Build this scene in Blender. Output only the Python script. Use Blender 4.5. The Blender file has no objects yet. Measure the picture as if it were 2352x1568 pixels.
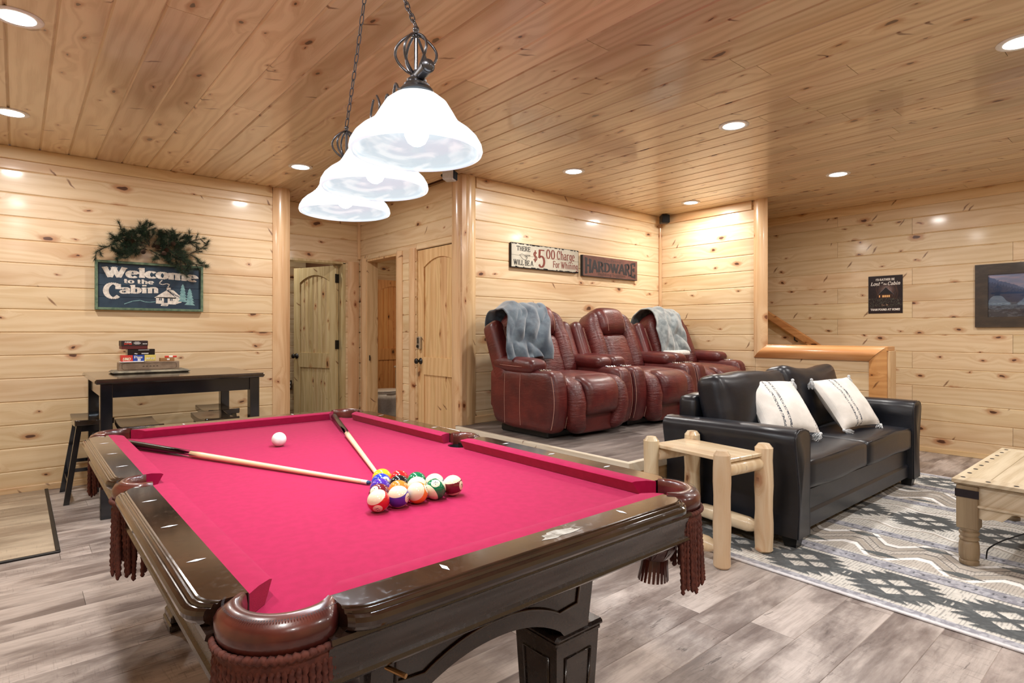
import bpy, bmesh, math, random
import numpy as np
from mathutils import Vector, Matrix, noise
R = math.radians
rnd = random.Random(7)
scn = bpy.context.scene
C = scn.collection

# ------------------------------------------------------------------ camera, light, exposure
cd = bpy.data.cameras.new('camera'); cam = bpy.data.objects.new('camera', cd); C.objects.link(cam)
cam.location = (0, 0, 1.215)
cam.rotation_euler = (R(90), 0, -R(40.462))
cd.sensor_width = 36; cd.lens = 36*1334/2352; cd.shift_y = -20.5/2352; cd.clip_start = .02
scn.camera = cam
scn.view_settings.view_transform = 'Standard'; scn.view_settings.look = 'None'
scn.view_settings.exposure = 0.0; scn.view_settings.gamma = 1.0
scn.view_settings.use_curve_mapping = False
CAN_W, BULB_E, SHADE_E, PEND_W = 20.5, 7.0, .95, 8.8
world = bpy.data.worlds.new('world'); scn.world = world; world.use_nodes = True
world.node_tree.nodes['Background'].inputs[0].default_value = (.8, .85, 1, 1)
world.node_tree.nodes['Background'].inputs[1].default_value = .3
scn.cycles.max_bounces = 8; scn.cycles.diffuse_bounces = 5; scn.cycles.glossy_bounces = 3
scn.cycles.sample_clamp_indirect = 6.0
scn.cycles.caustics_reflective = False; scn.cycles.caustics_refractive = False
HC = 2.611
CANS = [(0, 3.38, 1), (-.03, 4.87, 1), (1.82, 4.88, 1), (3.67, 3.48, 1), (3.68, 2.01, 1), (5.51, 3.5, 1), (5.51, 2.03, 1), (3.67, .535, 1),
        (5.51, .45, 0), (1.82, -1.0, 0), (0, -1.0, 0), (3.67, -1.0, 0), (0, 1.9, 0), (0, .5, 0)]  # this row: unseen lamps carrying the can grid on, added for fill light
def area_lamp(loc, power, size, col=(1, .96, .915)):
    l = bpy.data.lights.new('lamp', 'AREA'); l.shape = 'DISK'; l.size = size; l.energy = power; l.color = col
    o = bpy.data.objects.new('lamp', l); C.objects.link(o); o.location = loc; return o
for x, y, v in CANS: area_lamp((x, y, HC-.012), CAN_W, .13)

# ------------------------------------------------------------------ helpers
def srgb(r, g, b):
    f = lambda c: ((c/255+.055)/1.055)**2.4 if c/255 > .04045 else c/255/12.92
    return (f(r), f(g), f(b), 1)
def tag(o, label=None, cat=None, group=None, kind=None):
    if label: o['label'] = label
    if cat: o['category'] = cat
    if group: o['group'] = group
    if kind: o['kind'] = kind
    return o
def empty(name, loc=(0, 0, 0), rz=0, label=None, cat=None, group=None, kind=None):
    o = bpy.data.objects.new(name, None); C.objects.link(o); o.location = loc; o.rotation_euler = (0, 0, rz)
    o.empty_display_size = .1
    return tag(o, label, cat, group, kind)
def link(name, me, parent=None, mat=None, loc=(0, 0, 0), rot=(0, 0, 0)):
    o = bpy.data.objects.new(name, me); C.objects.link(o); o.parent = parent; o.location = loc; o.rotation_euler = rot
    if mat is not None and not me.materials: me.materials.append(mat)
    return o
def mesh(name, verts, faces, smooth=False, fixn=False):
    me = bpy.data.meshes.new(name); me.from_pydata([tuple(v) for v in verts], [], faces)
    if fixn:
        b = bmesh.new(); b.from_mesh(me); bmesh.ops.recalc_face_normals(b, faces=b.faces); b.to_mesh(me); b.free()
    if smooth: me.polygons.foreach_set('use_smooth', [True]*len(me.polygons))
    me.update(); return me
class MB:
    """collects shapes into one mesh"""
    def __init__(s): s.v = []; s.f = []; s.m = []
    def add(s, v, f, mi=0):
        k = len(s.v); s.v += [tuple(p) for p in v]; s.f += [tuple(i+k for i in q) for q in f]; s.m += [mi]*len(f); return s
    def box(s, x0, x1, y0, y1, z0, z1, c=0, mi=0, M=None):
        v, f = boxvf(x0, x1, y0, y1, z0, z1, c)
        if M is not None: v = [M @ Vector(p) for p in v]
        return s.add(v, f, mi)
    def tube(s, pts, r, n=8, mi=0, cap=True, closed=False):
        pts = [Vector(p) for p in pts]; m = len(pts)
        rs = r if isinstance(r, (list, tuple)) else [r]*m
        T = []
        for i in range(m):
            a = pts[(i-1) % m] if (closed or i > 0) else pts[i]; b = pts[(i+1) % m] if (closed or i < m-1) else pts[i]
            T.append((b-a).normalized())
        up = Vector((0, 0, 1)) if abs(T[0].z) < .9 else Vector((1, 0, 0))
        N = (up - T[0]*up.dot(T[0])).normalized(); v = []
        for i in range(m):
            N = N - T[i]*N.dot(T[i])
            N = N.normalized() if N.length > 1e-6 else T[i].orthogonal().normalized()
            B = T[i].cross(N)
            for j in range(n):
                a = 2*math.pi*j/n; v.append(pts[i] + (N*math.cos(a)+B*math.sin(a))*rs[i])
        f = []
        for i in range(m if closed else m-1):
            for j in range(n):
                f.append((i*n+j, i*n+(j+1) % n, ((i+1) % m)*n+(j+1) % n, ((i+1) % m)*n+j))
        if cap and not closed: f.append(tuple(range(n))[::-1]); f.append(tuple(range((m-1)*n, m*n)))
        return s.add(v, f, mi)
    def lathe(s, prof, c=(0, 0, 0), n=24, mi=0, M=None, cap=True):
        v = []; f = []; m = len(prof)
        for r, z in prof:
            for j in range(n):
                a = 2*math.pi*j/n; v.append((c[0]+r*math.cos(a), c[1]+r*math.sin(a), c[2]+z))
        for i in range(m-1):
            for j in range(n): f.append((i*n+j, i*n+(j+1) % n, (i+1)*n+(j+1) % n, (i+1)*n+j))
        if cap and prof[0][0] > 1e-5: f.append(tuple(range(n))[::-1])
        if cap and prof[-1][0] > 1e-5: f.append(tuple(range((m-1)*n, m*n)))
        if M is not None: v = [M @ Vector(p) for p in v]
        return s.add(v, f, mi)
    def prism(s, poly, a0, a1, axis='y', mi=0):
        """poly: 2D outline; extruded along axis from a0 to a1"""
        n = len(poly); P = {'x': lambda p, a: (a, p[0], p[1]), 'y': lambda p, a: (p[0], a, p[1]), 'z': lambda p, a: (p[0], p[1], a)}[axis]
        v = [P(p, a0) for p in poly] + [P(p, a1) for p in poly]
        f = [(i, (i+1) % n, n+(i+1) % n, n+i) for i in range(n)] + [tuple(range(n))[::-1], tuple(range(n, 2*n))]
        return s.add(v, f, mi)
    def build(s, name, mat=None, parent=None, loc=(0, 0, 0), rot=(0, 0, 0), smooth=False, fixn=True, auto=None):
        me = mesh(name, s.v, s.f, smooth, fixn)
        if isinstance(mat, (list, tuple)):
            for q in mat: me.materials.append(q)
            me.polygons.foreach_set('material_index', s.m)
        elif mat is not None: me.materials.append(mat)
        if auto: autosmooth(me, auto)
        return link(name, me, parent, None, loc, rot)
def autosmooth(me, deg=35):
    me.polygons.foreach_set('use_smooth', [True]*len(me.polygons))
    me.set_sharp_from_angle(angle=R(deg))
def boxvf(x0, x1, y0, y1, z0, z1, c=0):
    if c <= 0:
        v = [(x, y, z) for x in (x0, x1) for y in (y0, y1) for z in (z0, z1)]
        return v, [(0, 1, 3, 2), (4, 6, 7, 5), (0, 4, 5, 1), (2, 3, 7, 6), (0, 2, 6, 4), (1, 5, 7, 3)]
    c = min(c, (x1-x0)*.45, (y1-y0)*.45, (z1-z0)*.45)
    v = []; idx = {}
    H = [(x0, x1), (y0, y1), (z0, z1)]
    for sx in (0, 1):
        for sy in (0, 1):
            for sz in (0, 1):
                S = (sx, sy, sz)
                for ax in range(3):
                    p = [H[k][S[k]] + (0 if k == ax else (c if S[k] == 0 else -c)) for k in range(3)]
                    idx[S, ax] = len(v); v.append(tuple(p))
    f = []
    for ax in range(3):
        a, b = [k for k in range(3) if k != ax]
        for s_ in (0, 1):
            q = []
            for (i, j) in ((0, 0), (1, 0), (1, 1), (0, 1)):
                S = [0, 0, 0]; S[ax] = s_; S[a] = i; S[b] = j; q.append(idx[tuple(S), ax])
            f.append(tuple(q))
        for i in (0, 1):
            for j in (0, 1):
                S0 = [0, 0, 0]; S0[a] = i; S0[b] = j; S1 = S0[:]; S1[ax] = 1; S0, S1 = tuple(S0), tuple(S1)
                f.append((idx[S0, a], idx[S0, b], idx[S1, b], idx[S1, a]))
    for sx in (0, 1):
        for sy in (0, 1):
            for sz in (0, 1):
                S = (sx, sy, sz); f.append((idx[S, 0], idx[S, 1], idx[S, 2]))
    return v, f
def rbox(sx, sy, sz, r, n=8, fn=None, puff=(0, 0, 0)):
    """soft rounded block centred at the origin, returns verts, faces; fn bends it"""
    hx, hy, hz = sx/2, sy/2, sz/2; r = min(r, hx, hy, hz)*.999
    b = bmesh.new(); bmesh.ops.create_cube(b, size=2)
    bmesh.ops.subdivide_edges(b, edges=b.edges[:], cuts=n, use_grid_fill=True)
    out = []
    for v in b.verts:
        p = v.co
        g = [math.copysign(1-(1-abs(t))**1.35 if abs(t) < 1 else 1, t) for t in p]
        q = Vector((g[0]*hx, g[1]*hy, g[2]*hz))
        inn = Vector([max(-(h-r), min(h-r, t)) for t, h in zip(q, (hx, hy, hz))])
        d = q-inn
        if d.length > 1e-9:
            # spread to a ball
            d = d.normalized()*r if (abs(abs(p.x)-1) < 1e-4 or abs(abs(p.y)-1) < 1e-4 or abs(abs(p.z)-1) < 1e-4) else d
        q = inn+d
        ux, uy, uz = q.x/hx, q.y/hy, q.z/hz
        q.x += puff[0]*ux*(1-uy*uy)*(1-uz*uz); q.y += puff[1]*uy*(1-ux*ux)*(1-uz*uz); q.z += puff[2]*uz*(1-ux*ux)*(1-uy*uy)
        if fn: q = Vector(fn(q.x, q.y, q.z))
        v.co = q
    b.verts.index_update()
    V = [v.co.copy() for v in b.verts]; F = [tuple(v.index for v in f.verts) for f in b.faces]; b.free()
    return V, F
def soft(name, dims, r, mat, parent, loc=(0, 0, 0), rot=(0, 0, 0), n=8, fn=None, puff=(0, 0, 0)):
    V, F = rbox(*dims, r, n, fn, puff); me = mesh(name, V, F, True, True)
    return link(name, me, parent, mat, loc, rot)
def copy_tree(o, parent=None):
    c = o.copy(); C.objects.link(c)
    if parent: c.parent = parent
    for ch in list(o.children): copy_tree(ch, c)
    return c

# ------------------------------------------------------------------ materials
def newmat(name):
    m = bpy.data.materials.new(name); m.use_nodes = True; nt = m.node_tree; nt.nodes.clear()
    return m, nt
class NT:
    def __init__(s, nt): s.nt = nt
    def n(s, t, **k):
        nd = s.nt.nodes.new(t)
        for a, v in k.items(): setattr(nd, a, v)
        return nd
    def put(s, sock, v):
        if v is None: return
        if isinstance(v, bpy.types.NodeSocket): s.nt.links.new(v, sock)
        else: sock.default_value = v
    def math(s, op, a, b=None, c=None, clamp=False):
        nd = s.n('ShaderNodeMath', operation=op); nd.use_clamp = clamp
        s.put(nd.inputs[0], a); s.put(nd.inputs[1], b)
        if c is not None: s.put(nd.inputs[2], c)
        return nd.outputs[0]
    def mix(s, f, a, b, blend='MIX'):
        nd = s.n('ShaderNodeMix', data_type='RGBA', blend_type=blend)
        s.put(nd.inputs[0], f); s.put(nd.inputs[6], a); s.put(nd.inputs[7], b); return nd.outputs[2]
    def step(s, x, lo, hi):
        nd = s.n('ShaderNodeMapRange', interpolation_type='SMOOTHSTEP'); s.put(nd.inputs[0], x)
        s.put(nd.inputs[1], lo); s.put(nd.inputs[2], hi); return nd.outputs[0]
    def comb(s, x, y, z):
        nd = s.n('ShaderNodeCombineXYZ'); s.put(nd.inputs[0], x); s.put(nd.inputs[1], y); s.put(nd.inputs[2], z); return nd.outputs[0]
    def noise(s, vec, scale=1, detail=2, rough=.5, dist=0):
        nd = s.n('ShaderNodeTexNoise'); s.put(nd.inputs['Vector'], vec); nd.inputs['Scale'].default_value = scale
        nd.inputs['Detail'].default_value = detail; nd.inputs['Roughness'].default_value = rough; nd.inputs['Distortion'].default_value = dist
        return nd.outputs['Fac']
    def voro(s, vec, scale=1, feat='F1'):
        nd = s.n('ShaderNodeTexVoronoi', feature=feat); s.put(nd.inputs['Vector'], vec); nd.inputs['Scale'].default_value = scale
        return nd
    def coords(s):
        tc = s.n('ShaderNodeTexCoord'); sp = s.n('ShaderNodeSeparateXYZ'); s.nt.links.new(tc.outputs['Object'], sp.inputs[0])
        return tc.outputs['Object'], sp.outputs
    def rand(s): return s.n('ShaderNodeObjectInfo').outputs['Random']
    def bsdf(s, col, rough=.5, metal=0, coat=0, coatr=.1, bump=None, bstr=.3, bdist=.002, spec=.5, emis=None, estr=0, sheen=0, trans=0, alpha=1):
        p = s.n('ShaderNodeBsdfPrincipled'); s.put(p.inputs['Base Color'], col); s.put(p.inputs['Roughness'], rough)
        p.inputs['Metallic'].default_value = metal; s.put(p.inputs['Coat Weight'], coat); p.inputs['Coat Roughness'].default_value = coatr
        p.inputs['Specular IOR Level'].default_value = spec; p.inputs['Sheen Weight'].default_value = sheen
        p.inputs['Transmission Weight'].default_value = trans; p.inputs['Alpha'].default_value = alpha
        if emis is not None: s.put(p.inputs['Emission Color'], emis); s.put(p.inputs['Emission Strength'], estr)
        if bump is not None:
            b = s.n('ShaderNodeBump'); b.inputs['Strength'].default_value = bstr; b.inputs['Distance'].default_value = bdist
            s.put(b.inputs['Height'], bump); s.nt.links.new(b.outputs[0], p.inputs['Normal'])
        o = s.n('ShaderNodeOutputMaterial'); s.nt.links.new(p.outputs[0], o.inputs[0]); return p
def plain(name, col, rough=.5, metal=0, **k):
    m, nt = newmat(name); t = NT(nt); o, xyz = t.coords()
    nz = t.noise(o, 40, 2)
    c = t.mix(t.step(nz, .3, .7), tuple(x*.93 for x in col[:3])+(1,), tuple(min(1, x*1.05) for x in col[:3])+(1,))
    t.bsdf(c, rough, metal, **k); return m
AX = {'x': 0, 'y': 1, 'z': 2}
def pine(name, along, across, light=(232, 196, 146), mid=(213, 165, 108), heart=(196, 138, 84), knots=1.0, rough=.38, coat=.25, coatr=.12, tone=.12, scale=1.0, kdark=(74, 38, 20), ringw=.3):
    m, nt = newmat(name); t = NT(nt); o, xyz = t.coords(); rn = t.rand()
    u = xyz[AX[along]]; v = xyz[AX[across[0]]]
    if len(across) > 1: v = t.math('ADD', v, t.math('MULTIPLY', xyz[AX[across[1]]], 1.0))
    if scale != 1: u = t.math('MULTIPLY', u, scale); v = t.math('MULTIPLY', v, scale)
    off = t.math('MULTIPLY', rn, 53.7)
    U = t.math('ADD', u, off); W = t.math('MULTIPLY', rn, 17.3)
    # round knots
    warp = t.noise(t.comb(t.math('MULTIPLY', U, 9), t.math('MULTIPLY', v, 14), W), 1, 2)
    wv = t.math('MULTIPLY', t.math('SUBTRACT', warp, .5), .3)
    W2 = t.math('MULTIPLY', rn, 911.0)
    k1 = t.voro(t.comb(t.math('ADD', t.math('MULTIPLY', U, 3.0), wv), t.math('ADD', t.math('ADD', t.math('MULTIPLY', v, 6.2), wv), W2), 0)); k1.voronoi_dimensions = '2D'
    sc = t.n('ShaderNodeSeparateColor'); nt.links.new(k1.outputs['Color'], sc.inputs[0])
    d1 = k1.outputs['Distance']
    r1 = t.math('ADD', t.math('MULTIPLY', t.math('POWER', sc.outputs[0], 3.0), .10), .032)
    on = t.math('GREATER_THAN', sc.outputs[1], 1-.47*knots)
    kn = t.math('MULTIPLY', t.math('SUBTRACT', 1, t.step(d1, t.math('MULTIPLY', r1, .65), r1)), on)
    halo = t.math('MULTIPLY', t.math('SUBTRACT', 1, t.step(d1, r1, t.math('ADD', t.math('MULTIPLY', r1, 2.2), .05))), on)
    # slanted spike knots
    ur = t.math('ADD', t.math('MULTIPLY', U, .82), t.math('MULTIPLY', v, .57)); vr = t.math('SUBTRACT', t.math('MULTIPLY', v, .82), t.math('MULTIPLY', U, .57))
    k2 = t.voro(t.comb(t.math('ADD', t.math('MULTIPLY', ur, 13.0), t.math('MULTIPLY', wv, 1.6)), t.math('ADD', t.math('MULTIPLY', vr, 2.2), W2), 0)); k2.voronoi_dimensions = '2D'
    s2 = t.n('ShaderNodeSeparateColor'); nt.links.new(k2.outputs['Color'], s2.inputs[0])
    on2 = t.math('GREATER_THAN', s2.outputs[1], 1-.09*knots); d2 = k2.outputs['Distance']
    sp = t.math('MULTIPLY', t.math('SUBTRACT', 1, t.step(d2, .04, .13)), on2)
    # grain, bent round the knots
    bend = t.math('MULTIPLY', t.math('MULTIPLY', t.math('SUBTRACT', 1, t.step(d1, 0, .5)), on), .055)
    gv = t.math('ADD', v, bend)
    low = t.noise(t.comb(t.math('MULTIPLY', U, .9), t.math('MULTIPLY', gv, 5), W), 1, 2)
    ring = t.math('ADD', t.math('MULTIPLY', gv, 95), t.math('MULTIPLY', low, 26))
    rings = t.math('ADD', t.math('MULTIPLY', t.math('SINE', ring), .5), .5)
    fine = t.noise(t.comb(t.math('MULTIPLY', U, 5), t.math('MULTIPLY', gv, 190), W), 1, 3, .6)
    g = t.math('ADD', t.math('MULTIPLY', rings, ringw), t.math('MULTIPLY', fine, 1-ringw))
    L, Md, Ht = srgb(*light), srgb(*mid), srgb(*heart)
    col = t.mix(t.step(g, .28, .85), L, Md)
    col = t.mix(t.math('MULTIPLY', t.step(low, .52, .72), .55), col, Ht)
    col = t.mix(t.math('MULTIPLY', halo, .62), col, srgb(168, 104, 54))
    col = t.mix(t.math('MULTIPLY', sp, .8), col, srgb(108, 62, 34))
    col = t.mix(t.math('MULTIPLY', kn, .93), col, srgb(*kdark))
    hv = t.n('ShaderNodeHueSaturation'); nt.links.new(col, hv.inputs['Color'])
    rn2 = t.math('FRACT', t.math('MULTIPLY', rn, 7.31))
    t.put(hv.inputs['Value'], t.math('ADD', 1-tone/2, t.math('MULTIPLY', rn2, tone)))
    t.put(hv.inputs['Hue'], t.math('ADD', .494, t.math('MULTIPLY', rn, .010)))
    hgt = t.math('SUBTRACT', t.math('MULTIPLY', g, .3), t.math('MULTIPLY', kn, .5))
    t.bsdf(hv.outputs[0], t.math('ADD', rough, t.math('MULTIPLY', fine, .08)), coat=coat, coatr=coatr, bump=hgt, bstr=.25, bdist=.0008)
    return m
M = {}
M['wallx'] = pine('pine_wall_x', 'x', 'z', light=(224, 201, 164), mid=(210, 182, 140), heart=(194, 156, 112))
M['wally'] = pine('pine_wall_y', 'y', 'z', light=(224, 201, 164), mid=(210, 182, 140), heart=(194, 156, 112))
M['ceil'] = pine('pine_ceiling', 'y', 'x', light=(222, 198, 162), mid=(204, 175, 136), heart=(184, 150, 110), rough=.26, coat=.55, coatr=.1, knots=1.15, tone=.26, ringw=.42)
M['post'] = pine('pine_post', 'z', 'xy', light=(222, 190, 148), mid=(206, 168, 124), heart=(190, 146, 100), rough=.25, coat=.4, knots=.7, kdark=(110, 60, 34))
M['railwood'] = pine('pine_rail', 'y', 'z', light=(214, 160, 102), mid=(194, 136, 80), heart=(176, 112, 62), rough=.25, coat=.5, knots=.5)
M['trimx'] = pine('pine_trim_x', 'x', 'z', light=(228, 200, 156), mid=(214, 180, 132), knots=.6, kdark=(96, 60, 38))
M['trimy'] = pine('pine_trim_y', 'y', 'z', light=(228, 200, 156), mid=(214, 180, 132), knots=.6, kdark=(96, 60, 38))
M['door'] = pine('pine_door', 'z', 'xy', light=(226, 192, 144), mid=(206, 166, 116), heart=(190, 146, 98), knots=.8, kdark=(100, 64, 40))
M['doorpale'] = pine('pine_door_pale', 'z', 'xy', light=(208, 190, 148), mid=(186, 164, 118), heart=(170, 146, 100), knots=.8)
M['bath'] = pine('pine_bath', 'z', 'xy', light=(226, 168, 110), mid=(208, 146, 90), heart=(190, 122, 70), knots=.9)
M['log'] = pine('cedar_log', 'z', 'xy', light=(230, 212, 180), mid=(214, 188, 150), heart=(196, 162, 120), rough=.3, coat=.4, knots=.8, kdark=(120, 76, 46), scale=1.3)
M['logx'] = pine('cedar_board', 'y', 'x', light=(230, 212, 180), mid=(214, 188, 150), heart=(198, 162, 118), rough=.3, coat=.4, knots=.7, kdark=(120, 80, 50), scale=1.3)
M['palenose'] = pine('pale_nosing_wood', 'y', 'xz', light=(226, 218, 200), mid=(214, 202, 180), heart=(204, 188, 160), knots=.3, coat=0, rough=.5)
M['groove'] = plain('board_gap_brown', srgb(96, 60, 34), .7)
def floormat(name, base, lo, hi, along='x', across='y', purple=0):
    m, nt = newmat(name); t = NT(nt); o, xyz = t.coords(); rn = t.rand(); u = xyz[AX[along]]; v = xyz[AX[across]]
    U = t.math('ADD', u, t.math('MULTIPLY', rn, 41.0)); W = t.math('MULTIPLY', rn, 23.0)
    big = t.noise(t.comb(t.math('MULTIPLY', U, 1.7), t.math('MULTIPLY', v, 5.5), W), 1, 6, .62, .25)
    st = t.noise(t.comb(t.math('MULTIPLY', U, 4), t.math('MULTIPLY', v, 70), W), 1, 5, .7)
    kn = t.noise(t.comb(t.math('MULTIPLY', U, 7), t.math('MULTIPLY', v, 42), t.math('ADD', W, 9)), 1, 5, .75, .8)
    msk = t.noise(t.comb(t.math('MULTIPLY', U, 1.6), t.math('MULTIPLY', v, 5), t.math('ADD', W, 4)), 1, 2)
    saw = t.noise(t.comb(t.math('MULTIPLY', U, 190), t.math('MULTIPLY', v, 14), W), 1, 1)
    c = t.mix(t.step(big, .36, .64), srgb(*lo), srgb(*hi))
    c = t.mix(t.math('MULTIPLY', t.step(st, .42, .70), .55), c, srgb(*base))
    c = t.mix(t.math('MULTIPLY', t.step(kn, .56, .66), t.math('MULTIPLY', t.step(msk, .5, .68), .75)), c, srgb(lo[0]*.58, lo[1]*.54, lo[2]*.54))
    c = t.mix(t.math('MULTIPLY', t.step(saw, .58, .75), t.math('MULTIPLY', t.step(msk, .45, .6), .3)), c, srgb(lo[0]*.75, lo[1]*.74, lo[2]*.75))
    hv = t.n('ShaderNodeHueSaturation'); nt.links.new(c, hv.inputs['Color']); t.put(hv.inputs['Value'], t.math('ADD', .86, t.math('MULTIPLY', t.math('FRACT', t.math('MULTIPLY', rn, 9.7)), .26)))
    t.bsdf(hv.outputs[0], .42, bump=st, bstr=.15, bdist=.001, spec=.4); return m
M['floor'] = floormat('grey_brown_floor', (152, 140, 134), (116, 104, 100), (204, 194, 188))
M['platfloor'] = floormat('grey_platform_floor', (120, 110, 106), (98, 88, 84), (150, 140, 134))
M['tile'] = floormat('tan_stone_tile', (172, 158, 138), (146, 130, 112), (200, 186, 164))
M['gap'] = plain('floor_gap_dark', srgb(48, 40, 34), .8)
M['black'] = plain('black_metal', srgb(16, 16, 18), .35)
M['blacktrim'] = plain('black_trim', srgb(26, 24, 24), .5)
M['white'] = plain('white_enamel', srgb(238, 238, 236), .3)

# ------------------------------------------------------------------ room shell
def face_plank(parent, mat, axis, a0, a1, b0, b1, f, out, th=.02, c=.007, ends=.0012, wallcat=True):
    """one board on a wall/ceiling/floor. axis: running axis; b: across range; f: face plane; out: normal (axis letter, sign)"""
    oa, sg = out; ca = [k for k in 'xyz' if k not in (axis, oa)][0]
    def P(a, b, d):
        q = {axis: a, ca: b, oa: d}; return (q['x'], q['y'], q['z'])
    fb, fm, ff = f-sg*th, f-sg*c, f
    v = []
    for (d, e, c2) in ((fb, ends, 0), (fm, ends, 0), (ff, ends, c)):
        v += [P(a0+e, b0+c2, d), P(a1-e, b0+c2, d), P(a1-e, b1-c2, d), P(a0+e, b1-c2, d)]
    F = [(0, 1, 2, 3), (8, 9, 10, 11)]
    for k in (0, 4):
        for i in range(4): F.append((k+i, k+(i+1) % 4, k+4+(i+1) % 4, k+4+i))
    me = mesh('plank', v, F, False, True); return link('plank', me, parent, mat)
def wall_rows(parent, mat, axis, a0, a1, rows, f, out, openings=(), joints=2.6, stagger=True, th=.02):
    for i, (z0, z1) in enumerate(rows):
        cuts = [(a0, a1)]
        for (o0, o1, h0, h1) in openings:
            if z1 <= h0+.01 or z0 >= h1-.01: continue
            new = []
            for s0, s1 in cuts:
                if o0 > s0+.01: new.append((s0, min(o0, s1)))
                if o1 < s1-.01: new.append((max(o1, s0), s1))
                if o0 <= s0 and o1 >= s1: pass
            if z1 > h1+.02: face_plank(parent, mat, axis, max(a0, o0), min(a1, o1), h1, z1, f, out, th)
            if z0 < h0-.02: face_plank(parent, mat, axis, max(a0, o0), min(a1, o1), z0, h0, f, out, th)
            cuts = [s for s in new if s[1]-s[0] > .015]
        for s0, s1 in cuts:
            js = []
            if s1-s0 > joints*1.2 and stagger:
                x = s0 + rnd.uniform(.5, joints)
                while x < s1-.4: js.append(x); x += joints*rnd.uniform(.8, 1.3)
            e = [s0]+js+[s1]
            for q0, q1 in zip(e[:-1], e[1:]): face_plank(parent, mat, axis, q0, q1, z0, z1, f, out, th)
def rows(z0, step, first, top):
    r = []; a = z0; b = first
    while b < top-.01:
        r.append((a, b)); a = b; b += step
    r.append((a, top)); return r
def wall(name, label, verts_box, bmat=None):
    mb = MB(); mb.box(*verts_box); o = mb.build(name, bmat or M['groove'])
    return tag(o, label, 'wall', kind='structure')
YW, XR, HX, HY, AY, SX = 5.753, 7.07, 3.0, 6.217, 4.195, 5.935
RW = rows(.0, .1747, .168, HC)
# left wall with the welcome sign
w = wall('wall_left', 'pine board wall behind the pub table and the welcome sign', (-2.2, 1.9, YW+.02, YW+.16, 0, HC))
wall_rows(w, M['wallx'], 'x', -2.2, 1.9, RW, YW, ('y', -1), joints=9)
# hall: side wall of the left room wall end (return), back wall with door opening, right wall with two doors
w = wall('wall_hall_return', 'short pine return wall behind the corner post', (1.86, 1.98, YW+.02, HY+.16, 0, HC))
wall_rows(w, M['wally'], 'y', YW+.0, HY, RW, 2.0, ('x', 1))
w = wall('wall_hall', 'pine wall over the open bedroom door at the hall end', (2.0, 3.2, HY+.03, HY+.12, 2.02, HC))
wall_rows(w, M['wallx'], 'x', 2.0, HX, rows(2.0, .1747, 2.09, HC), HY, ('y', -1))
mb = MB(); mb.box(2.80, 3.0, HY+.03, HY+.12, 0, 2.02); o = mb.build('wall_hall_side', M['groove']); tag(o, 'narrow pine wall strip between bedroom door and hall corner', 'wall', kind='structure')
wall_rows(o, M['wallx'], 'x', 2.80, 2.999, rows(0, .1747, .168, 2.0), HY, ('y', -1))
OP1, OP2 = (5.355, 6.04), (4.20, 4.97)
w = MB()
w.box(HX+.02, HX+.12, 4.2, 6.34, 2.03, HC); w.box(HX+.02, HX+.12, OP1[1], 6.34, 0, 2.03); w.box(HX+.02, HX+.12, OP2[1], OP1[0], 0, 2.03)
w = tag(w.build('wall_hall_right', M['groove']), 'pine hall wall holding the bathroom opening and the locked door', 'wall', kind='structure')
wall_rows(w, M['wally'], 'y', 4.2, HY, RW, HX, ('x', -1), openings=((OP1[0], OP1[1], 0, 2.03), (OP2[0], OP2[1], 0, 2.03)))
# alcove walls
w = wall('wall_alcove', 'pine wall behind the red recliners with two hanging signs', (3.0, SX+.1, AY+.02, AY+.14, 0, HC))
wall_rows(w, M['wallx'], 'x', 3.0, SX, rows(.40, .1722, .508, HC), AY, ('y', -1), joints=9)
SH = 1.07
w = MB(); w.box(SX+.02, SX+.13, 3.0, AY+.14, 0, HC); w.box(SX+.02, SX+.13, 1.79, 3.0, 0, SH-.02)
w = tag(w.build('wall_alcove_right', M['groove']), 'pine wall beside the recliners continuing as stair half wall', 'wall', kind='structure')
wall_rows(w, M['wally'], 'y', 3.0, AY, rows(.40, .1705, .508, HC), SX, ('x', -1), joints=9)
wall_rows(w, M['wally'], 'y', 1.80, 3.0, rows(.0, .1705, .167, SH-.06), SX, ('x', -1), joints=9)
face_plank(w, M['post'], 'z', 0, SH-.02, SX, SX+.15, 1.775, ('y', -1)); face_plank(w, M['post'], 'z', SH, HC, SX+.0, SX+.15, 2.985, ('y', -1))
wall_rows(w, M['wally'], 'y', 3.0, 5.9, RW, SX+.15, ('x', 1)); wall_rows(w, M['wally'], 'y', 1.80, 3.0, rows(.0, .1705, .167, SH-.02), SX+.15, ('x', 1))
# right wall with the posters
w = wall('wall_right', 'long pine board wall with the small poster and framed picture', (XR+.02, XR+.14, -2.4, 6.1, 0, HC))
for i, (z0, z1) in enumerate(rows(0, .1735, .150, HC)):
    js = [[-.5, 1.89], [1.09, 3.6], [-1.1, 2.61], [.5, 1.89], [-.4, 2.61]][i % 5]
    e = [-2.4]+js+[6.1]
    for q0, q1 in zip(e[:-1], e[1:]): face_plank(w, M['wally'], 'y', q0, q1, z0, z1, XR, ('x', -1))
w = wall('wall_stair_end', 'pine wall closing the top of the stairwell', (SX+.1, XR+.1, 5.9, 6.0, 0, HC)); wall_rows(w, M['wallx'], 'x', SX+.15, XR, RW, 5.88, ('y', -1))
w = wall('wall_rear', 'pine wall behind the viewer', (-2.3, XR+.1, -2.52, -2.42, 0, HC)); wall_rows(w, M['wallx'], 'x', -2.2, XR, RW, -2.4, ('y', 1), joints=5)
w = wall('wall_far_left', 'pine wall on the open left side', (-2.32, -2.22, -2.5, 5.9, 0, HC)); wall_rows(w, M['wally'], 'y', -2.4, YW, RW, -2.2, ('x', 1), joints=4.5)
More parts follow.
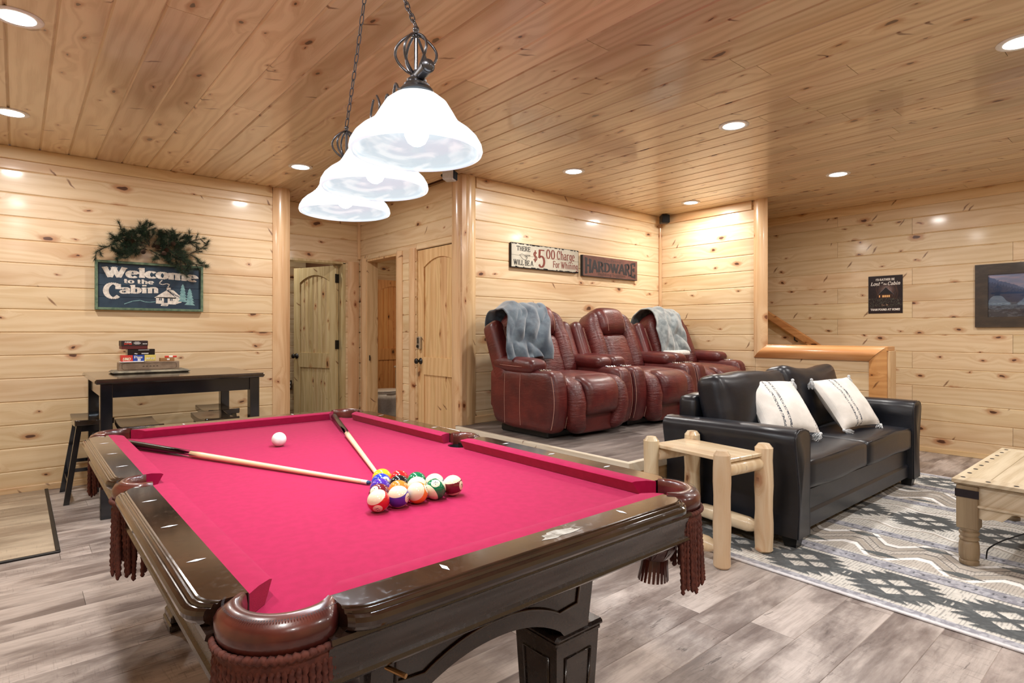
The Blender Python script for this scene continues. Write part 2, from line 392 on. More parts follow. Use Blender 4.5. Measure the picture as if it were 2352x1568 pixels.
# bedroom behind the open door
w = wall('wall_bedroom', 'bedroom wall seen through the open door', (.9, 3.1, 7.87, 7.95, 0, HC)); wall_rows(w, M['wallx'], 'x', .9, 3.08, rows(0, .1747, .168, HC), 7.85, ('y', -1), joints=9)
w = wall('wall_bedroom_side', 'bedroom side wall with outlet beside the open door', (.8, .9, YW+.16, 7.95, 0, HC)); wall_rows(w, M['wally'], 'y', HY+.12, 7.85, RW, .92, ('x', 1), joints=9)
# bathroom
w = wall('wall_bathroom', 'back wall of the bathroom behind the toilet', (3.1, 5.2, 7.95, 8.05, 0, HC)); wall_rows(w, M['wallx'], 'x', 3.1, 5.2, RW, 7.93, ('y', -1), joints=9)
w = wall('wall_bathroom_left', 'left bathroom wall shared with the bedroom', (3.0, 3.1, 6.34, 7.95, 0, HC)); wall_rows(w, M['wally'], 'y', 6.34, 7.93, RW, 3.12, ('x', 1), joints=9)
w = wall('wall_bathroom_right', 'right wall of the bathroom', (5.2, 5.3, 4.34, 8.0, 0, HC)); wall_rows(w, M['wally'], 'y', 4.36, 7.93, RW, 5.18, ('x', -1), joints=9)

# floor
PX0, PY0, PZ = 2.905, 2.285, .40
mb = MB(); mb.box(-2.3, XR+.1, -2.5, 8.1, -.06, -.008)
fl = tag(mb.build('floor', M['gap']), 'grey brown wood-look plank floor of the game room', 'floor', kind='structure')
W_ = .182; n = 0; y = -1.16; i = 0; rest = MB()
while y < 6.3:
    x = -2.2 - rnd.uniform(0, 1.2)
    xend = 6.95 if y < 5.75 else 3.0
    while x < xend:
        a0, a1 = max(x, -2.2), min(x+1.22, XR)
        x += 1.22
        if a1-a0 < .05: continue
        if a0 > PX0+.2 and y > PY0+.2 and a1 < 6.0: continue     # under the platform
        if a1 < .18 and y > 4.07 and y+W_ < YW-.02: continue
        pieces = [(a0, a1)]
        if y+W_ > 4.09 and y < YW-.05:
            if y < 4.05 and a0 < .18: face_plank(fl, M['floor'], 'x', a0, min(a1, .18), y, 4.06, 0, ('z', 1), th=.008, c=.002, ends=.0008); n += 1
            pieces = [(max(a0, .18), a1)] if a1 > .2 else []
        for q0, q1 in pieces:
            dep = q0*.649+y*.76
            near = (.3 < (q0+q1)/2*.649+y*.76 < 5.6) and ((q0+q1)/2*.76-y*.649)/max(.3, (q0+q1)/2*.649+y*.76) < 1.3 and ((q0+q1)/2*.76-y*.649)/max(.3, (q0+q1)/2*.649+y*.76) > -1.2
            if near and n < 295: face_plank(fl, M['floor'], 'x', q0, q1, y, y+W_, 0, ('z', 1), th=.008, c=.0018, ends=.0008); n += 1
            else: rest.box(q0+.0006, q1-.0006, y+.0006, y+W_-.0006, -.008, 0)
    y += W_; i += 1
o = rest.build('floor_planks', M['floor'], fl); o['kind'] = 'stuff'
# stone tile pad at the left
tp = MB(); tp.box(-2.2, .18, 4.07, YW, -.008, .001)
tp = tag(tp.build('floor_tile_pad', M['gap']), 'tan stone-look tile pad set in the floor at the left wall', 'floor', kind='structure')
for i in range(7):
    y0 = 4.08+i*.24
    if y0 > YW-.02: break
    xs = [-2.2+(.3 if i % 2 else 0)+k*.6 for k in range(-1, 5)]
    for x0 in xs:
        a0, a1 = max(-2.2, x0), min(.165, x0+.6)
        if a1-a0 > .05:
            face_plank(tp, M['tile'], 'x', a0, a1, y0, min(y0+.24, YW), .008, ('z', 1), th=.008, c=.0015, ends=.001).name = 'tile'
mb = MB(); mb.box(.163, .185, 4.062, YW, 0, .012, .003); mb.box(-2.2, .185, 4.058, 4.078, 0, .012, .003)
mb.build('edge_strip', M['blacktrim'], tp)['label'] = 'black metal edge strip'
# platform
w = MB(); w.box(PX0+.02, SX, PY0+.02, 4.19, 0, PZ-.008)
pf = tag(w.build('floor_platform', M['groove']), 'raised floor platform carrying the red recliners', 'platform', kind='structure')
y = PY0+.02
while y < AY:
    y1 = min(y+W_, AY); x = PX0+.02-rnd.uniform(.1, 1.1)
    while x < SX:
        a0, a1 = max(x, PX0+.02), min(x+1.22, SX); x += 1.22
        if a1-a0 > .04: face_plank(pf, M['platfloor'], 'x', a0, a1, y, y1, PZ, ('z', 1), th=.008, c=.0018, ends=.0008)
    y = y1
for (a, b) in ((.0, .165), (.165, .335)):
    face_plank(pf, M['trimy'], 'y', PY0+.01, 4.19, a, b, PX0+.003, ('x', -1)); face_plank(pf, M['trimx'], 'x', PX0+.01, SX, a, b, PY0+.003, ('y', -1))
for nm, bx, mt in (('nosing', (PX0-.018, PX0+.02, PY0-.018, 4.14, PZ-.062, PZ+.004), M['palenose']), ('nosing', (PX0+.02, SX, PY0-.018, PY0+.02, PZ-.062, PZ+.004), M['palenose'])):
    mb = MB(); mb.box(*bx, .003); mb.build(nm, mt, pf)['label'] = 'pale square-edged pine nosing'
# ceiling boards
mb = MB(); mb.box(-2.3, XR+.1, -2.5, 8.1, HC+.022, HC+.1)
cl = tag(mb.build('ceiling', M['groove']), 'glossy knotty pine board ceiling', 'ceiling', kind='structure')
x = .136-14*.1757
while x < XR:
    x1 = x+.1757; b1 = min(x1, XR); b0 = max(x, -2.2)
    yend = YW if x1 < 1.95 else (6.25 if x1 < 3.1 else (AY if x1 < 6.0 else 5.88))
    js = [rnd.uniform(-.6, 1.6)]
    if rnd.random() < .75: js.append(js[0]+rnd.uniform(1.2, 2.4))
    e = [-2.4]+[j for j in js if j < yend-.3]+[yend]
    if b1-b0 > .02:
        for q0, q1 in zip(e[:-1], e[1:]): face_plank(cl, M['ceil'], 'y', q0, q1, b0, b1, HC, ('z', -1), th=.018, c=.008)
    x = x1
mb = MB()
for bx in ((.9, 3.0, 6.25, 7.95), (3.02, 5.3, 4.3, 8.05)): mb.box(*bx, HC, HC+.02)
tag(mb.build('ceiling_rooms', M['trimx']), 'ceiling of the bedroom and bathroom beyond the doors', 'ceiling', kind='structure')

# trims
def trim(name, label, box, mat, c=.003, cat='trim'):
    mb = MB(); mb.box(*box, c); return tag(mb.build(name, mat), label, cat, kind='structure')
k = 1
def T(label, box, mat, **q):
    global k; o = trim('trim_%d' % k, label, box, mat, **q); k += 1; return o
T('crown board along the wall above the welcome sign', (-2.2, 1.87, YW-.022, YW, 2.517, HC), M['trimx'])
T('crown board above the two signs', (3.14, SX, AY-.022, AY, 2.517, HC), M['trimx'])
T('crown board above the recliners on the short right wall', (SX-.022, SX, 3.03, AY-.022, 2.517, HC), M['trimy'])
T('crown board along the poster wall', (XR-.022, XR, -2.4, 5.8, 2.517, HC), M['trimy'])
T('corner strip between the two alcove walls', (SX-.03, SX, AY-.03, AY, PZ, 2.517), M['post'])
T('corner strip in the hall corner above the doors', (HX-.03, HX, HY-.03, HY, 2.05, HC), M['post'])
for nm, lb, bx, mt in (('baseboard_left', 'low baseboard under the welcome sign wall', (-2.2, 1.87, YW-.014, YW, 0, .05), M['trimx']),
                       ('baseboard_right', 'baseboard along the poster wall', (XR-.014, XR, -2.4, 3.0, 0, .05), M['trimy']),
                       ('baseboard_alcove', 'pale baseboard behind the recliners', (3.10, SX, AY-.022, AY, PZ, PZ+.065), M['trimx'])):
    trim(nm, lb, bx, mt, cat='baseboard')
def casing(label, along, a0, a1, across, b0, b1, f, out, mat, dep=.04, m0=(0, 0), m1=(0, 0), n=8):
    """rounded half-log casing board; m0/m1 = how far each end slides for the b0 and b1 edges (mitres)"""
    global k
    oa, sg = out; v = []; F = []
    prof = [(0, 0)]+[(.06+.88*i/n, .35+.65*math.sin(math.pi*(i/n))**.7) for i in range(n+1)]+[(1, 0)]
    prof[1] = (0, .35); prof[-2] = (1, .35)
    for end, (a, mm) in enumerate(((a0, m0), (a1, m1))):
        for tt, d in prof:
            q = {along: a+mm[0]*(1-tt)+mm[1]*tt, across: b0+(b1-b0)*tt, oa: f+sg*dep*d}; v.append((q['x'], q['y'], q['z']))
    N = len(prof)
    F = [(i, (i+1) % N, N+(i+1) % N, N+i) for i in range(N)]+[tuple(range(N))[::-1], tuple(range(N, 2*N))]
    me = mesh('trim', v, F, False, True); autosmooth(me, 40)
    o = link('trim_%d' % k, me, None, mat); k += 1
    return tag(o, label, 'trim', kind='structure')
# corner post at the end of the left wall
casing('half-round pine corner post left of the hall', 'z', 0, HC, 'x', 1.873, 2.035, YW, ('y', -1), M['post'], .05)
casing('inner side of the corner post at the hall entry', 'z', 0, HC, 'y', YW-.02, YW+.12, 2.0, ('x', 1), M['post'], .035)
# post at the alcove corner
casing('half-round pine post right of the locked door', 'z', 0, HC, 'y', 4.16, 4.335, HX, ('x', -1), M['post'], .045)
casing('half-round pine post at the left end of the recliner wall', 'z', PZ, HC, 'x', 2.965, 3.135, AY, ('y', -1), M['post'], .045)
mb = MB(); mb.box(2.955, 3.02, 4.15, 4.2, 0, HC, .01); tag(mb.build('trim_%d' % k, M['post']), 'square core of the corner post beside the recliners', 'trim', kind='structure'); k += 1
# stair opening casings
casing('vertical half-round casing at the stair opening', 'z', SH-.115, HC, 'y', 2.865, 3.01, SX, ('x', -1), M['post'], .04, m0=(.115, 0))
casing('thick rounded pine rail capping the stair half wall', 'y', 1.92, 2.865, 'z', SH-.115, SH+.015, SX, ('x', -1), M['railwood'], .05, m0=(0, -.14), m1=(.14, 0))
casing('vertical half-round casing at the end of the half wall', 'z', 0, SH-.115, 'y', 1.775, 1.92, SX, ('x', -1), M['railwood'], .045, m1=(.13, 0))
T('flat cap board on the stair half wall', (SX-.02, SX+.16, 1.765, 2.99, SH-.02, SH+.02), M['railwood'])
T('end board of the stair half wall', (SX-.01, SX+.15, 1.752, 1.775, 0, SH-.02), M['post'])
# hall casings
casing('door casing right of the bedroom opening', 'z', 0, 2.02, 'x', 2.855, 2.985, HY, ('y', -1), M['post'], .025)
casing('door casing left of the bathroom opening', 'z', 0, 2.05, 'y', 6.04, 6.16, HX, ('x', -1), M['post'], .03)
casing('door casing right of the bathroom opening', 'z', 0, 2.05, 'y', 5.235, 5.355, HX, ('x', -1), M['post'], .03)
casing('door casing left of the locked door', 'z', 0, 2.05, 'y', 4.985, 5.10, HX, ('x', -1), M['post'], .03)
T('bathroom door jamb on the hall corner side', (HX-.005, HX+.13, 6.022, 6.042, 0, 2.03), M['door'])
T('bathroom door jamb beside the locked door', (HX-.005, HX+.13, 5.353, 5.37, 0, 2.03), M['door'])
T('bathroom door head jamb', (HX-.005, HX+.13, 5.353, 6.042, 2.01, 2.03), M['door'])
T('bedroom door jamb on the hinge side', (2.795, 2.83, HY-.005, HY+.14, 0, 2.0), M['doorpale'])
T('bedroom door head jamb', (2.0, 2.83, HY-.005, HY+.14, 1.985, 2.012), M['doorpale'])

# doors
def arch_panel_door(name, label, w_, h_, parent_loc, rz, mat, knob_side, hinges=False, keypad=False, t_=.04, planks=7, open_=0):
    """door leaf: local x 0..w (width), y thickness 0..t, z up; front face is y=0"""
    d = empty(name, parent_loc, rz, label, 'door', kind='structure')
    st, mz0, mz1, bot = .105, .80, .97, .2
    cx, top0, rise = w_/2, h_-.175, .08
    N = 14; xs = [st+(w_-2*st)*i/N for i in range(N+1)]
    arch = lambda x: top0+rise*(1-((x-cx)/(w_/2-st))**2)
    fr = MB()
    fr.box(0, st, 0, t_, 0, h_, .003); fr.box(w_-st, w_, 0, t_, 0, h_, .003); fr.box(st, w_-st, .001, t_, 0, bot, 0); fr.box(st, w_-st, .001, t_-.001, mz0, mz1, 0)
    v = []; f = []
    for x in xs:
        for yy in (.001, t_-.001): v += [(x, yy, arch(x)), (x, yy, h_-.002)]
    for i in range(N):
        a = i*4; b = a+4; f += [(a, b, b+1, a+1), (a+2, a+3, b+3, b+2), (a, a+2, b+2, b)]
    f += [(1, N*4+1, N*4+3, 3)]
    fr.add(v, f); fr.build('door_frame', mat, d)
    pw = (w_-2*st)/planks
    for i in range(planks):
        a, b = st+i*pw, st+(i+1)*pw
        for lo, hi in ((bot, mz0), (mz1, None)):
            v = []; f = []
            hi0, hi1 = (hi, hi) if hi else (arch(a)+.004, arch(b)+.004)
            g = .009
            pts = [(a, .014+g, lo), (a+g, .014, lo), (b-g, .014, lo), (b, .014+g, lo), (b, t_-.014, lo), (a, t_-.014, lo)]
            hh = [hi0, hi0, hi1, hi1, hi1, hi0]
            v = pts+[(p[0], p[1], h2) for p, h2 in zip(pts, hh)]
            f = [(q, (q+1) % 6, 6+(q+1) % 6, 6+q) for q in range(6)]+[(5, 4, 3, 2, 1, 0), (6, 7, 8, 9, 10, 11)]
            link('panel_board', mesh('panel_board', v, f, False, True), d, mat)
    # routed dark shadow line round the panels
    kx = .055 if knob_side == 'l' else w_-.055
    for sy in (-1, 1):
        kb = MB(); y0 = 0 if sy < 0 else t_
        Mx = Matrix.Translation((kx, y0, .93)) @ Matrix.Rotation(R(90)*(1 if sy < 0 else -1), 4, 'X')
        kb.lathe([(.001, 0), (.031, 0), (.031, .006), (.012, .009), (.010, .03), (.022, .038), (.028, .05), (.024, .062), (.001, .067)], n=16, M=Mx)
        kb.build('door_knob', M['black'], d, smooth=True)['label'] = 'round black door knob'
    if hinges:
        for hz in (.22, 1.02, h_-.2):
            hb = MB(); hb.box(w_-.001, w_+.006, -.012, .043, hz, hz+.1, .002); hb.tube([(w_+.006, -.008, hz), (w_+.006, -.008, hz+.1)], .008, 8)
            hb.build('hinge', M['black'], d)
    return d
door1 = arch_panel_door('door_1', 'half-open pale pine bedroom door with black knob and hinges', .70, 1.97, (2.555, 6.925, .008), 0, M['doorpale'], 'l', hinges=True)
# leaf runs from the free edge to the hinge
hx_, hy_ = 2.752, 6.30; fx_, fy_ = hx_-.342*.70, hy_+.9397*.70
door1.location = (fx_, fy_, .008); door1.rotation_euler = (0, 0, math.atan2(hy_-fy_, hx_-fx_))
door2 = arch_panel_door('door_2', 'closed knotty pine door with keypad lock beside the corner post', .77, 2.02, (HX+.02, 4.975, .006), R(-90), M['door'], 'l', planks=6)
kp = MB(); kp.box(.030, .078, -.032, 0, 1.045, 1.17, .007)
kpo = kp.build('keypad_lock', plain('keypad_silver', srgb(190, 186, 176), .3, .8), door2); kpo['label'] = 'silver keypad lock above the knob'
kb = MB()
for i in range(4):
    for j in range(3): kb.box(.037+j*.012, .046+j*.012, -.036, -.031, 1.105+i*.014, 1.114+i*.014, .001)
kb.lathe([(.001, 0), (.015, 0), (.013, .014), (.001, .016)], n=12, M=Matrix.Translation((.054, -.032, 1.075)) @ Matrix.Rotation(R(90), 4, 'X'))
kb.build('keypad_buttons', M['black'], kpo)
arch_panel_door('door_3', 'orange pine closet door behind the toilet', .72, 2.0, (3.99, 7.86, .006), 0, M['bath'], 'r', planks=6)
sp = MB(); sp.box(HX+.02, HX+.026, 6.0, 6.024, .90, .96, .002); tag(sp.build('strike_plate', M['black']), 'black latch strike plate on the bathroom jamb', 'plate')
# bedroom outlet
ob = MB(); ob.box(.90+.02, .90+.028, 7.2, 7.27, .95, 1.07, .002)
def outlet(name, label, loc, rz, z):
    e = empty(name, loc, rz, label, 'outlet')
    p = MB(); p.box(-.036, .036, -.006, 0, -.058, .058, .002); p.build('cover_plate', plain('outlet_dark', srgb(70, 60, 50), .4), e)
    for s in (-1, 1):
        q = MB(); q.box(-.016, .016, -.009, -.006, s*.024-.014, s*.024+.014, .002); q.build('socket', M['white'], e)
outlet('wall_outlet', 'outlet on the bedroom wall beside the corner post', (2.768, 7.828, .52), 0, 0)
# toilet
tl = empty('toilet', (3.79, 7.05, 0), R(-90), 'white toilet seen through the bathroom opening', 'toilet')
def ell(rx, ry, n=28, cy=0, egg=.12): return [(rx*math.cos(2*math.pi*i/n)*(1-egg*math.sin(2*math.pi*i/n)*-1*.5), cy+ry*math.sin(2*math.pi*i/n)) for i in range(n)]
def loft(mb, rings, cap=True):
    n = len(rings[0][0]); v = []; f = []
    for pts, z in rings: v += [(p[0], p[1], z) for p in pts]
    for i in range(len(rings)-1):
        for j in range(n): f.append((i*n+j, i*n+(j+1) % n, (i+1)*n+(j+1) % n, (i+1)*n+j))
    if cap: f += [tuple(range(n))[::-1], tuple(range((len(rings)-1)*n, len(rings)*n))]
    mb.add(v, f); return mb
b = MB(); loft(b, [(ell(.12, .24, cy=.05), 0), (ell(.12, .22, cy=.05), .12), (ell(.13, .22, cy=.02), .2), (ell(.175, .26, cy=-.03), .33), (ell(.185, .28, cy=-.04), .40)]); b.build('bowl', M['white'], tl, smooth=True)
b = MB(); loft(b, [(ell(.185, .24, cy=-.03), .402), (ell(.192, .25, cy=-.03), .412), (ell(.188, .245, cy=-.03), .424)]); b.build('seat', M['white'], tl, smooth=True)
b = MB(); loft(b, [(ell(.188, .24, cy=-.03), .427), (ell(.195, .25, cy=-.03), .437), (ell(.18, .235, cy=-.03), .45)]); b.build('lid', M['white'], tl, smooth=True)
b = MB(); b.box(-.21, .21, .24, .42, .36, .72, .02); b.build('tank', M['white'], tl)
b = MB(); b.box(-.22, .22, .23, .43, .72, .75, .01); b.build('tank_lid', M['white'], tl)
area_lamp((4.3, 6.2, 2.58), 16, .2, (1, .8, .58)); area_lamp((2.0, 7.0, 2.58), 15, .2, (1, .95, .85))
# stairs behind the half wall
stp = tag(MB().box(SX+.17, XR-.001, 5.8, 5.87, 0, 2.3).build('stair_back', M['groove']), 'board at the top of the stairs', 'stairs', kind='structure')
st_e = empty('stairs', (0, 0, 0), 0, 'pine stairs rising behind the half wall', 'stairs', kind='structure')
for i in range(11):
    b = MB(); y0 = 2.6+i*.27; b.box(SX+.18, XR-.03, y0, y0+.27, i*.185 if i else 0, (i+1)*.185, .006); b.build('step', M['trimx'], st_e)
# handrail
hr = empty('handrail', (0, 0, 0), 0, 'sloping pine handrail on the poster wall behind the half wall', 'handrail')
b = MB(); y0, z0, y1, z1 = 2.62, .93, 4.6, 2.24
L = math.hypot(y1-y0, z1-z0); an = math.atan2(z1-z0, y1-y0)
Mx = Matrix.Translation((XR-.075, y0, z0)) @ Matrix.Rotation(an, 4, 'X')
b.box(-.02, .022, 0, L, -.045, .045, .012, M=Mx); b.build('rail', M['railwood'], hr)
for s in (.22, .6):
    q = Vector((XR-.075, y0+(y1-y0)*s, z0+(z1-z0)*s)); b = MB(); b.tube([q+Vector((0, 0, -.04)), q+Vector((.0, 0, -.09)), q+Vector((.07, 0, -.11))], .008, 8); b.build('bracket', M['black'], hr)
# recessed lights
M['lens'] = newmat('can_lens')[0]
t = NT(M['lens'].node_tree); em = t.n('ShaderNodeEmission'); em.inputs[0].default_value = (1, .97, .9, 1); em.inputs[1].default_value = 9
M['lens'].node_tree.links.new(em.outputs[0], t.n('ShaderNodeOutputMaterial').inputs[0])
can_lbl = ['recessed ceiling light with wide white ring at the far upper left', 'lower of the two recessed lights cut by the left edge', 'recessed light between the corner post and the pendants',
           'recessed light above the two alcove signs', 'large recessed light at the middle of the ceiling', 'recessed light nearest the corner speaker',
           'recessed light in front of the stair opening', 'recessed light cut off at the right edge']
for (x, y, v), lb in zip(CANS, can_lbl+[None]*10):
    if not lb: continue
    c = empty('recessed_light', (x, y, HC), 0, lb, 'light', 'recessed ceiling lights')
    b = MB(); b.lathe([(.068, -.001), (.070, -.005), (.088, -.006), (.096, -.003), (.097, 0)], n=40); b.build('trim_ring', M['white'], c, smooth=True)
    b = MB(); b.lathe([(.0, -.004), (.07, -.004), (.07, -.001), (.0, -.001)], n=32); b.build('lens', M['lens'], c)
# corner speakers
def speaker(label, loc, rz, body, face, hh=.05):
    s = empty('wall_speaker', loc, rz, label, 'speaker', 'small surround speakers')
    b = MB(); b.box(-.05, .05, -.05, .05, -hh, hh, .01); b.build('cabinet', body, s)
    b = MB(); b.box(-.044, .044, -.058, -.049, -hh+.006, hh-.006, .006); b.build('grille', face, s)
    b = MB(); b.tube([(0, .05, 0), (0, .075, .01)], .012, 8); b.build('bracket', M['black'], s)
speaker('black cube speaker high in the alcove corner', (SX-.105, AY-.14, 2.553), R(-38), plain('speaker_black', srgb(24, 22, 22), .4), plain('speaker_cloth', srgb(12, 12, 12), .9))
speaker('white speaker with dark grille behind the big lamp shade', (2.84, 4.16, 2.566), R(35), plain('speaker_white', srgb(215, 218, 222), .4), plain('speaker_dark_cloth', srgb(20, 36, 52), .8), .042)
# ------------------------------------------------------------------ more materials
def noisy(name, c1, c2, scale=8, lo=.35, hi=.65, rough=.5, detail=3, bs=.3, bd=.002, bscale=None, **k):
    m, nt = newmat(name); t = NT(nt); o, xyz = t.coords(); a = t.noise(o, scale, detail)
    b = t.noise(o, bscale or scale*6, 3)
    t.bsdf(t.mix(t.step(a, lo, hi), c1, c2), rough, bump=b, bstr=bs, bdist=bd, **k); return m
M['felt'] = noisy('felt_red', srgb(150, 10, 62), srgb(157, 13, 66), 45, rough=.95, bscale=900, bs=.5, bd=.0006, sheen=.08, spec=.15)
def darkwood(name, base=(30, 18, 13), hi=(52, 32, 22), rough=.22, scratch=0):
    m, nt = newmat(name); t = NT(nt); o, xyz = t.coords()
    g = t.noise(t.comb(t.math('MULTIPLY', xyz[0], 9), t.math('MULTIPLY', xyz[1], 9), t.math('MULTIPLY', xyz[2], 30)), 1, 4, .6)
    c = t.mix(t.step(g, .35, .75), srgb(*base), srgb(*hi))
    dust = t.noise(o, 60, 4, .7); rr = t.math('ADD', rough, t.math('MULTIPLY', t.step(dust, .5, .8), .18))
    if scratch:
        w = t.noise(t.comb(t.math('MULTIPLY', xyz[0], 12), t.math('MULTIPLY', xyz[1], 300), 0), 1, 2); w2 = t.noise(o, 7, 2)
        c = t.mix(t.math('MULTIPLY', t.math('MULTIPLY', t.step(w, .72, .8), t.step(w2, .5, .65)), .5), c, srgb(150, 140, 140))
    t.bsdf(c, rr, coat=.6, coatr=.08, spec=.5); return m
M['mahog'] = darkwood('dark_mahogany', rough=.13, scratch=1)
M['mahog2'] = darkwood('dark_mahogany_side', (27, 17, 13), (42, 28, 21), .26)
M['pearl'] = plain('pearl_white', srgb(240, 240, 244), .2)
M['pocketl'] = noisy('pocket_leather', srgb(66, 26, 24), srgb(96, 44, 34), 14, rough=.3, bs=.25, bd=.0008, coat=.4)
M['cord'] = noisy('fringe_cord', srgb(78, 38, 32), srgb(98, 50, 40), 90, rough=.8, bs=.3, bd=.0005)
M['darkhole'] = plain('pocket_dark', srgb(20, 14, 22), .8)

# ------------------------------------------------------------------ pool table
CX, CY, NX, NY, ZB, ZR = .830, 1.935, .495, .990, .757, .795
pt = empty('pool_table', (CX, CY, 0), 0, 'dark wood pool table with crimson felt and fringed leather pockets', 'pool table')
def circ_bite(cx_, cy_, r, a0, a1, n=14): return [(cx_+r*math.cos(R(a0+(a1-a0)*i/n)), cy_+r*math.sin(R(a0+(a1-a0)*i/n))) for i in range(n+1)]
BX, BY = NX+.05, NY+.05
out = []
o_, rp = .050, .042
# counter-clockwise from the near-left corner
out += circ_bite(-NX-o_, -NY-o_, rp, 100, -10)
out += [(NX-.06, -BY)]+circ_bite(NX+o_, -NY-o_, rp, 190, 80)
out += [(BX, -.06)]+circ_bite(BX-.0, 0, .052, 270, 90)
out += circ_bite(NX+o_, NY+o_, rp, -80, -190)
out += circ_bite(-NX-o_, NY+o_, rp, 10, -100)
out += circ_bite(-BX, 0, .052, 90, -90)
b = MB(); b.prism(out, ZB-.03, ZB, 'z'); bed = b.build('felt_bed', M['felt'], pt)
def rail(l0, l1, horiz, side):
    """wood rail + cushion; l0..l1 along the rail; horiz: runs along x; side: +1/-1 outward"""
    prof = [(0, ZR-.03), (0, ZR), (.064, ZR), (.067, ZR-.001), (.0685, ZR-.004), (.0705, ZR-.0045), (.0735, ZR-.0025), (.0765, ZR-.004), (.078, ZR-.0085), (.080, ZR-.009), (.084, ZR-.0075), (.088, ZR-.011), (.090, ZR-.018), (.0895, ZR-.025), (.085, ZR-.031), (.078, ZR-.036), (0, ZR-.036)]
    L = l1-l0; st = [(0, .66, 0), (.008, .80, 0), (.020, .91, 0), (.032, .975, 0), (.046, 1, 0), (L-.046, 1, 0), (L-.032, .975, 0), (L-.020, .91, 0), (L-.008, .80, 0), (L, .66, 0)]
    base = (NY+.05) if horiz else (NX+.05)
    v = []; f = []; N = len(prof)
    for s, k_, _ in st:
        for u, z in prof:
            uu = u - (1-k_)*.07 if u > .05 else u*1.0
            q = side*(base+uu); v.append((l0+s, q, z) if horiz else (q, l0+s, z))
    for i in range(len(st)-1):
        for j in range(N): f.append((i*N+j, i*N+(j+1) % N, (i+1)*N+(j+1) % N, (i+1)*N+j))
    f += [tuple(range(N))[::-1], tuple(range((len(st)-1)*N, len(st)*N))]
    me = mesh('rail', v, f, False, True); autosmooth(me, 14)
    return link('rail', me, pt, M['mahog'])
def cushion(n0, n1, j0, j1, horiz, side):
    """n0..n1 nose extent, j0/j1 how far the wood end extends beyond the nose end"""
    base = NY if horiz else NX
    prof = [(.05, ZR+.0), (.03, ZR+.0015), (.006, ZR-.001), (0, ZR-.004), (.004, ZR-.012), (.016, ZB+.001), (.05, ZB+.001)]
    v = []; f = []; N = len(prof); S = 14
    for i in range(S+1):
        for u, z in prof:
            a = n0 - j0*(u/.05); c = n1 + j1*(u/.05); s = a+(c-a)*i/S; q = side*(base+u)
            v.append((s, q, z) if horiz else (q, s, z))
    for i in range(S):
        for j in range(N): f.append((i*N+j, i*N+(j+1) % N, (i+1)*N+(j+1) % N, (i+1)*N+j))
    f += [tuple(range(N))[::-1], tuple(range(S*N, (S+1)*N))]
    me = mesh('cushion', v, f, False, True); autosmooth(me, 40); o = link('cushion', me, pt, M['felt']); return o
def sights(parent, pts, horiz):
    for x, y in pts:
        a, c = (.0055, .017) if horiz else (.017, .0055)
        o = link('diamond_sight', mesh('diamond_sight', [(x-a, y, ZR+.0006), (x, y-c, ZR+.0006), (x+a, y, ZR+.0006), (x, y+c, ZR+.0006)], [(0, 1, 2, 3)]), parent, M['pearl'])
e_ = .046
for sd in (-1, 1):
    r = rail(-NX+e_, NX-e_, True, sd); cushion(-NX+.085, NX-.085, .045, .045, True, sd)
    sights(r, [(i*.2475, sd*(NY+.076)) for i in (-1, 1)], True)
    for (a, c, ja, jc) in ((-NY+e_, -.068, .045, .008), (.068, NY-e_, .008, .045)):
        r = rail(a, c, False, sd); cushion(a+(.039 if a < -.5 else -.0), c-(.039 if c > .5 else 0), ja if a < -.5 else -.012, jc if c > .5 else -.012, False, sd)
        cyy = [(-.7425, -.495, -.2475), (.2475, .495, .7425)][a > 0]
        sights(r, [(sd*(NX+.083), yv) for yv in cyy], False)
# worn bare patch and chips on the near rail
wp = MB(); pr = random.Random(3)
def blob(cx_, cy_, rx, ry, z, n=18, seed=0):
    q = random.Random(seed); ph = [q.uniform(.7, 1.25) for _ in range(n)]
    return [(cx_+rx*ph[i]*math.cos(2*math.pi*i/n), cy_+ry*ph[i]*math.sin(2*math.pi*i/n), z) for i in range(n)]
p_ = blob(.035, -NY-.083, .055, .016, ZR+.0005, 26, 4); wp.add(p_, [tuple(range(len(p_)))])
wo = wp.build('worn_patch', noisy('bare_primer', srgb(120, 112, 100), srgb(168, 162, 152), 60, rough=.6, bscale=200), pt); wo['label'] = 'grey bare patch worn in the near rail'
